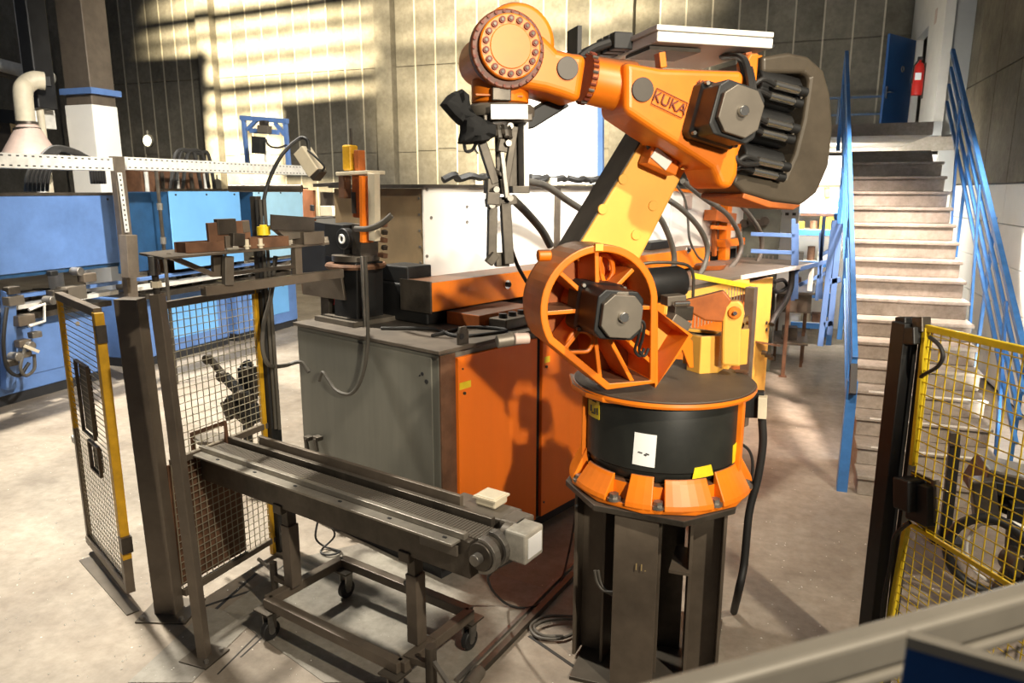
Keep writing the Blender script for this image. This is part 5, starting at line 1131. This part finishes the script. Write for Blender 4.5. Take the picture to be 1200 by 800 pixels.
# floor plates with grooves under trolley
SLOT = mat('dark_groove_steel', (.03,.028,.025), .6)
def groove(a, b, w=.014): MB()._bar(Z(*a)+UP*.001, Z(*b)+UP*.001, w, .003, UP).build('floor_groove', SLOT, flo)
flo = bpy.data.objects['floor']
for a, b, w in [((150,805),(300,672),.02),((168,800),(345,652),.010),((255,790),(340,705),.008),((282,770),(322,733),.008),((620,745),(700,800),.02),((350,665),(420,640),.012),((395,668),(440,640),.01),((235,712),(330,680),.02)]: groove(a, b, w)
PLT = concrete('steel_floor_plate', (.33,.31,.26), (.22,.20,.17), 2.0, .1, .5, (.5,.45,.4), .5)
for lb, q in [('worn steel floor plate under the conveyor trolley', [(262,715),(345,655),(445,632),(640,690),(560,800),(380,800)]),
              ('worn steel floor plate beside the slim table leg', [(150,800),(245,712),(300,725),(225,800)])]:
    MB().prism([Z(x,y,0)+UP*.001 for x,y in q], UP*.003).build('floor_plate', PLT, label=lb, cat='floor plate')
# swarf chips on the floor
b = MB(); rg = random.Random(11)
for k in range(420):
    x = rg.uniform(-5.0, -1.6) if k < 300 else rg.uniform(-.1, 1.3); y = rg.uniform(1.4, 3.6) if k < 300 else rg.uniform(2.6, 5.5)
    s_ = .003+rg.random()*.006; a = rg.random()*6.3; c = Vector((x, y, .002)); d = Vector((math.cos(a), math.sin(a), 0))*s_
    e__ = Vector((-d.y, d.x, 0)); b.add([c-d, c+e__*.6, c+d, c-e__*.5, c+UP*s_*.8], [(0,1,4),(1,2,4),(2,3,4),(3,0,4)], raw=True)
b.build('metal_chips', GALV, label='bright metal chips scattered over the concrete floor', cat='metal chips', kind='stuff')
# ================================================================ RIGHT YELLOW MESH GATE
YF = Frame((.60, 3.74, 0), -58.9)
yg = thing('yellow_gate', 'yellow wire mesh safety gate at the right with a black lock', 'gate', (.66, 3.7, 0), -58.9)
def yp(x, y, n=0): return YF.px(x, y, n)
bp_ = thing('gate_post', 'black square steel post of the yellow safety gate, with a switch on top', 'post', (.57, 3.74, 0), -58.9)
MB()._bar(Vector((.575,3.76,0)), Vector((.575,3.76,1.86)), .09, .08, YF.n).build('post_tube', BLACK, bp_, bev=.004)
MB()._bar(Vector((.66,3.735,0)), Vector((.66,3.735,1.82)), .03, .05, YF.n).build('post_angle', DSTEEL, bp_, bev=.003)
MB()._bar(yp(1056,393), yp(1082,393), .10, .08, UP).build('switch_body', BLACK, bp_, bev=.006); MB()._bar(yp(1054,381), yp(1066,381), .05, .08, UP).build('switch_head', BLACK, bp_, bev=.005); MB()._bar(yp(1074,380), yp(1086,380), .05, .07, UP).build('switch_head', DSTEEL, bp_, bev=.005)
MB().tube(smooth_path([yp(1090,395,.03), yp(1101,405,.05), yp(1105,418,.05), yp(1098,430,.04), yp(1084,438,.02), yp(1077,444,.0)], 5), .009, 8).build('switch_cable', RUBBER, bp_)
MB().tube(smooth_path([yp(1066,612,.05), yp(1058,618,.05), yp(1048,630,.05), yp(1044,660,.04), yp(1036,700,.04), yp(1030,760,.03)], 5), .010, 8).build('switch_cable', RUBBER, bp_)
lx_ = thing
MB()._bar(yp(1066,597,.04), yp(1066,560,.04), .10, .10, YF.n).build('lock_box', BLACK, yg, bev=.008); MB()._bar(yp(1079,612,.02), yp(1079,566,.02), .14, .05, YF.n).build('lock_case', BLACK, yg, bev=.006)
MB()._bar(yp(1096,612,.0), yp(1096,562,.0), .015, .03, YF.n).build('lock_frame', BROWN, yg)
MB().prism([yp(1068,551,-.01), yp(1100,565,-.01), yp(1096,630,-.01), yp(1064,606,-.01)], YF.n*-.01).build('lock_plate', BROWN, yg)
MB()._bar(yp(1086,384), yp(1260,424), .022, .03, UP).build('top_rail', YELLOW, yg, bev=.002); MB()._bar(yp(1064,612), yp(1260,733), .016, .02, UP).build('middle_rail', YELLOW, yg, bev=.002)
MB()._bar(yp(1086,384), yp(1070,545), .022, .03, YF.n).build('stile', YELLOW, yg, bev=.002); MB()._bar(yp(1063,614), yp(1030,800), .022, .03, YF.n).build('stile', YELLOW, yg, bev=.002)
for (o_, v_, z0, z1) in (('up', 0, 0, 0),):
    b = MB(); u0 = YF.loc(yp(1078,480))[0]; z_t = YF.loc(yp(1086,384))[2]; z_m = YF.loc(yp(1064,612))[2]; 
    for i in range(19): u = u0+.02+i*.052; b._bar(YF.w(u, 0, z_m), YF.w(u, 0, z_t), .0042, .0042, YF.n)
    for j in range(17): z = z_m+(z_t-z_m)*(j+.5)/17; b._bar(YF.w(u0, .005, z), YF.w(u0+1.0, .005, z), .0042, .0042, UP)
    b.build('upper_mesh', YELLOW, yg, kind='stuff')
    b = MB()
    for i in range(17): u = u0+.01+i*.06; b._bar(YF.w(u, 0, .1), YF.w(u, 0, z_m), .0035, .0035, YF.n)
    for j in range(19): z = .1+(z_m-.1)*(j+.5)/19; b._bar(YF.w(u0, .005, z), YF.w(u0+1.0, .005, z), .0035, .0035, UP)
    b.build('lower_mesh', YELLOW, yg, kind='stuff')
# machine, wheel and pedal behind the yellow gate
vm = thing('drum_machine', 'dark machine with a round black hoop behind the yellow mesh gate', 'machine', (1.55, 4.6, 0))
VY = 4.55
def vb(nm, x0,y0,x1,y1,w,d,mt=BLACK,Yd=VY): return MB()._bar(Y(x0,y0,Yd), Y(x1,y1,Yd), w, d, Vector((0,1,0))).build(nm, mt, vm, bev=.01)
vb('machine_head', 1142,560,1215,590,.16,.4,BLACK,4.8); vb('machine_arm', 1150,545,1210,560,.06,.3,DSTEEL,4.7); vb('machine_leg', 1150,560,1156,612,.12,.10,DSTEEL); vb('cover', 1155,566,1200,576,.08,.1,BLACK,4.6)
vb('machine_leg', 1196,590,1188,690,.10,.10,BLACK,4.5); vb('foot_pipe', 1188,650,1160,700,.04,.04,DSTEEL,4.3)
c = Y(1158,650,4.3); e1_ = Vector((.96,-.28,0)); 
MB().tube([c+e1_*.19*math.cos(t*math.pi/16)+UP*.21*math.sin(t*math.pi/16) for t in range(32)], .028, 10, close=True).build('hoop', BLACK, vm)
MB().tube([c+Vector((.08,.05,0))+e1_*.17*math.cos(t*math.pi/16)+UP*.19*math.sin(t*math.pi/16) for t in range(32)], .010, 8, close=True).build('hoop_ring', GALV, vm)
c = Y(1182,652,4.35); MB().cyl(c, c+Vector((.05,-.10,0)), .07, 20).build('hub_motor', DSTEEL, vm, bev=.008)
hk = thing('lever_stand', 'black upright bar with a hooked top at the foot of the stairs', 'lever', Vector((Y(1112,592,5.6).x, 5.6, 0)))
pz_ = Y(1112,592,5.6); MB()._bar(Vector((pz_.x, 5.6, 0)), Y(1119,520,5.6), .07, .05, Vector((0,1,0))).build('bar', BLACK, hk, bev=.004); MB()._bar(Y(1111,512,5.6), Y(1124,513,5.6), .09, .10, UP).build('hook', DSTEEL, hk, bev=.006)
MB().box((pz_.x-.1, 5.5, 0), (pz_.x+.1, 5.7, .03)).build('foot', BLACK, hk)
# ================================================================ FOREGROUND GUARD RAIL AND SIGN
ra, rb_ = Z(790,822,1.95), Z(1230,698,1.95)
gg = thing('guard_rail', 'blurred grey guard rail crossing the lower right corner close to the camera', 'railing', Vector((ra.x, ra.y, 1.0)))
GR = mat('grey_rail_paint', (.27,.245,.20), .5, .1, var=.15)
dr_ = (rb_-ra).normalized(); ra2 = ra-dr_*.1
MB()._bar(ra2, rb_+dr_*.4, .032, .044, UP).build('top_rail', GR, gg, bev=.008, seg=3)
MB()._bar(ra2+UP*-.03, rb_+dr_*.4+UP*-.03, .040, .012, UP).build('rail_lip', GR, gg, bev=.004)
b = MB()
for k in range(60): 
    p = ra2+dr_*(k*.022); b._bar(p-UP*.06, p-UP*.7, .0022, .0022, Vector((0,1,0)))
for j in range(24): b._bar(ra2-UP*(.065+j*.026), rb_+dr_*.4-UP*(.065+j*.026), .0022, .0022, UP)
b.build('infill_mesh', DSTEEL, gg, kind='stuff')
for k in (0, 1): 
    p = ra2 if k == 0 else rb_+dr_*.35
    MB()._bar(Vector((p.x,p.y,0)), p, .03, .03, Vector((1,0,0))).build('post', GR, gg)
nb = thing('blue_sign', 'blurred blue sign panel with a pale edge at the bottom right', 'sign', Z(1120,790,1.6))
s0, s1 = Z(1062,752,2.02), Z(1230,800,2.02); dn_ = Vector((.0,0,-.45))
vv = (s1-s0); pn = Vector((vv.y, -vv.x, 0)).normalized()
MB().prism([s0, s1+vv*.2, s1+vv*.2+dn_, s0+dn_-vv*.02], pn*-.012).build('panel', mat('blue_sign_paint', (.02,.13,.42), .4), nb, bev=.002)
MB()._bar(s0+UP*.004, s1+vv*.2+UP*.004, .014, .012, UP).build('pale_edge', GR, nb)
q = s0.lerp(s1,.30)+UP*-.10; text('letters', 'O', .085, q+pn*.003, vv, UP, GR, nb, .001)
# ================================================================ BEYOND THE ROBOT, RIGHT: RACK, STOOL, RAILS
def rk(x, y, Yd): return Y(x, y, Yd)
sr = thing('storage_rack', 'blue and white storage rack full of small parts, beyond the worktop', 'rack', (.2, 13.0, 0))
RY = 12.6
xa, xb = -1.35, .85
for x in (xa, -.3, xb): MB().box((x-.04, RY, 0), (x+.04, RY+.06, 2.3)).build('upright', BLUER, sr); MB().box((x-.04, RY+.7, 0), (x+.04, RY+.76, 2.3)).build('upright', BLUER, sr)
for z in (.35, .85, 1.35, 1.85, 2.2): MB().box((xa, RY-.02, z-.09), (xb, RY+.02, z)).build('shelf_beam', BLUER, sr); MB().box((xa, RY+.02, z-.02), (xb, RY+.74, z)).build('shelf', GALV, sr)
rg = random.Random(21)
for z in (.35, .85, 1.35, 1.85):
    for k in range(11):
        x = xa+.12+k*.19; s_ = .05+rg.random()*.05; h = .08+rg.random()*.16; mt_ = rg.choice([DSTEEL, BRUST, WHITE, GYELLOW, BLACK, CREAM, STEEL])
        b = MB()
        if k % 3: b.box((x-s_, RY+.08, z+.001), (x+s_, RY+.30, z+h))
        else: b.cyl((x, RY+.18, z+.001), (x, RY+.18, z+h), s_, 14)
        b.build('stored_part', mt_, bev=.004, label='%s %s, number %s from the left, %s rack shelf' % ({'worn_steel':'grey steel','dark_oily_steel':'dark steel','rusty_brown_steel':'rusty','white_painted_sheet':'white','amber_yellow_paint':'amber','black_paint':'black','cream_enamel':'cream'}[mt_.name], 'box' if k % 3 else 'cylinder', ['one','two','three','four','five','six','seven','eight','nine','ten','eleven'][k], {.35:'lowest',.85:'second lowest',1.35:'middle',1.85:'upper'}[z]), cat='machine part', group='parts stored on the blue rack')
# white wall blocks under the landing
wb2 = MB().box((-.6, 14.2, 0), (XR-.06, 14.3, 3.05)).build('wall_underlanding', WHITE, kind='structure')
yb_ = thing('valve_bracket', 'small yellow valve hanging from a brown rail against the white wall', 'valve', Y(969,235,14.1))
MB()._bar(Y(956,218,14.12), Y(984,218,14.12), .07, .05, UP).build('rail', BRUST, yb_); MB()._bar(Y(969,220,14.12), Y(969,232,14.12), .09, .06, Vector((0,1,0))).build('valve_body', GYELLOW, yb_, bev=.01); MB()._bar(Y(963,234,14.12), Y(975,235,14.12), .03, .04, UP).build('valve_lever', DSTEEL, yb_)
MB()._bar(Y(938,251,13.95), Y(986,251,13.95), .5, .05, UP).build('brown_shelf', BRUST, label='brown shelf board just left of the stair railing under the valve', cat='shelf')
# blue barrier frames in the aisle
def barrier(lbl, pts, Yd, w=.045, mt=BLUE):
    t = thing('blue_barrier', lbl, 'barrier', vert(Y(pts[0][2], pts[0][3], Yd), 0), 0, 'blue tubular barriers in the aisle')
    for x0,y0,x1,y1 in pts: MB()._bar(Y(x0,y0,Yd), Y(x1,y1,Yd), w, w, Vector((0,1,0)) if abs(x1-x0) < abs(y1-y0) else UP).build('tube', mt, t, bev=.004)
    return t
barrier('blue tubular barrier behind the worktop corner', [(930,256,929,352),(934,262,933,350),(880,274,932,276),(880,294,932,296),(928,318,970,306)], 9.2)
barrier('tall blue trestle in front of the storage rack, left one', [(966,254,957,352),(962,272,962,350),(936,334,972,318),(960,300,975,292)], 9.8)
barrier('tall blue trestle with slanted legs nearest the stair railing', [(978,258,961,405),(984,262,972,392),(965,380,976,378),(972,330,985,327)], 8.7, .06)
# slotted grey cabinet behind hoses
gc = thing('louvred_cabinet', 'grey-green louvred cabinet behind the hoses at the end of the bed', 'cabinet', CL.w(8.6,-1.2,0), 70)
a_, b_ = Y(868,300,10.4), Y(912,300,10.4)
MB().box((a_.x, 10.4, 0), (b_.x, 11.0, 2.25)).build('cabinet_body', mat('grey_green_paint', (.13,.14,.11), .6, var=.3), gc, bev=.01)
for k in range(7): x = a_.x+.08+k*(b_.x-a_.x-.1)/7; MB().box((x, 10.385, 1.15), (x+.02, 10.4, 1.6)).build('louvre', STEEL, gc)
for k in range(4): p = Y(872+k*8,262-k % 2*3,10.3); MB().cyl(p, p+Vector((0,.08,0)), .06, 12).build('roller', DSTEEL, gc)
# white conveyor covers behind, with small teeth
wc_ = thing('white_cover_line', 'white machine cover with a row of small dark fittings, beyond the counterweight', 'machine cover', (-.6, 11.8, 0))
a_, b_ = Y(856,235,11.6), Y(936,262,11.6)
MB().box((a_.x, 11.6, 0), (b_.x, 12.1, 2.32)).build('cover', WHITE, wc_, bev=.01)
for k in range(9): x = a_.x+.1+k*(b_.x-a_.x-.1)/9; MB().box((x, 11.56, 2.10), (x+.05, 11.6, 2.14)).build('fitting', DSTEEL, wc_)
# work stool / bench with drawers
ws_ = thing('steel_workbench', 'brown steel bench with a drawer and thin legs, right of the yellow machine end', 'workbench', (.0, 9.2, 0))
WY = 8.3
def leg(x0,y0,x1,y1,Yd,w=.045,mt=BRUST):
    p = Y(x0,y0,Yd); z1 = Y(x1,y1,Yd).z; return MB()._bar(vert(p,0), vert(p,z1), w, w, Vector((0,1,0))).build('leg', mt, ws_, bev=.003)
q0 = Z(917,441); q1 = Z(938,430)
MB()._bar(vert(q0,0), vert(q0,1.30), .05, .05, Vector((0,1,0))).build('leg', BRUST, ws_, bev=.003)
MB()._bar(vert(q0,.01), vert(q0,.0), .1, .1, Vector((0,1,0))).build('leg_foot', BRUST, ws_)
MB()._bar(vert(q1,0), vert(q1,.95), .04, .04, Vector((0,1,0))).build('leg', BRUST, ws_, bev=.003)
bx_ = q1+Vector((0,.3,0))
MB().box((q0.x-.15, q0.y+.1, .86), (q1.x+.05, q0.y+1.0, 1.12)).build('drawer_unit', CAPGREY, ws_, bev=.006)
MB().box((q0.x-.10, q0.y+.085, .88), (q1.x+.0, q0.y+.1, 1.08)).build('drawer_front', BROWN, ws_, bev=.003)
MB().box((q0.x-.25, q0.y+.0, 1.12), (q1.x+.12, q0.y+1.1, 1.15)).build('bench_top', CAPGREY, ws_, bev=.004)
MB().box((q0.x-.15, q0.y+.1, .42), (q1.x+.05, q0.y+1.0, .45)).build('lower_shelf', BROWN, ws_, bev=.004)
for x, y in ((q0.x-.12, q0.y+.95), (q1.x+.02, q0.y+.95)): MB().box((x-.02, y-.02, 0), (x+.02, y+.02, 1.12)).build('leg', BRUST, ws_)
MB().box((q0.x-.05, q0.y+.3, .451), (q0.x+.15, q0.y+.5, .62)).build('tool_box', DSTEEL, label='small dark box on the lower shelf of the steel bench', cat='box', bev=.006)
cab('hose', 'dark brown hose hanging off the worktop corner down to the bench', [cp(928,315,.05), cp(927,335,.05), cp(921,352,.05), cp(910,368,.05), cp(904,380,.05)], .035, RUBBER, 'hose')
cab('cable', 'black cable coil hanging under the worktop corner', [cp(907,330,-.05), cp(918,328,-.05), cp(922,336,-.05), cp(912,342,-.05), cp(905,338,-.05)], .022, RUBBER)
for k, (x, y) in enumerate([(946,300),(950,360),(958,372)]): pass
rg = random.Random(8)
for k in range(8):
    c = vert(Z(948+rg.uniform(-6,8), 372+rg.uniform(-12,14)), 0); s_ = .05+.06*rg.random()
    MB().box((c.x-s_, c.y-s_, 0), (c.x+s_, c.y+s_, s_*3)).build('floor_clutter', rg.choice([BLACK, DSTEEL, BROWN, CAPGREY]), label=['leftmost','second','third','fourth','fifth','sixth','seventh','last'][k]+' small dark part placed on the floor below the blue trestles', cat='machine part', group='parts on the floor below the trestles', bev=.006)
# small pin beside the wheel, fixed to the cabinet
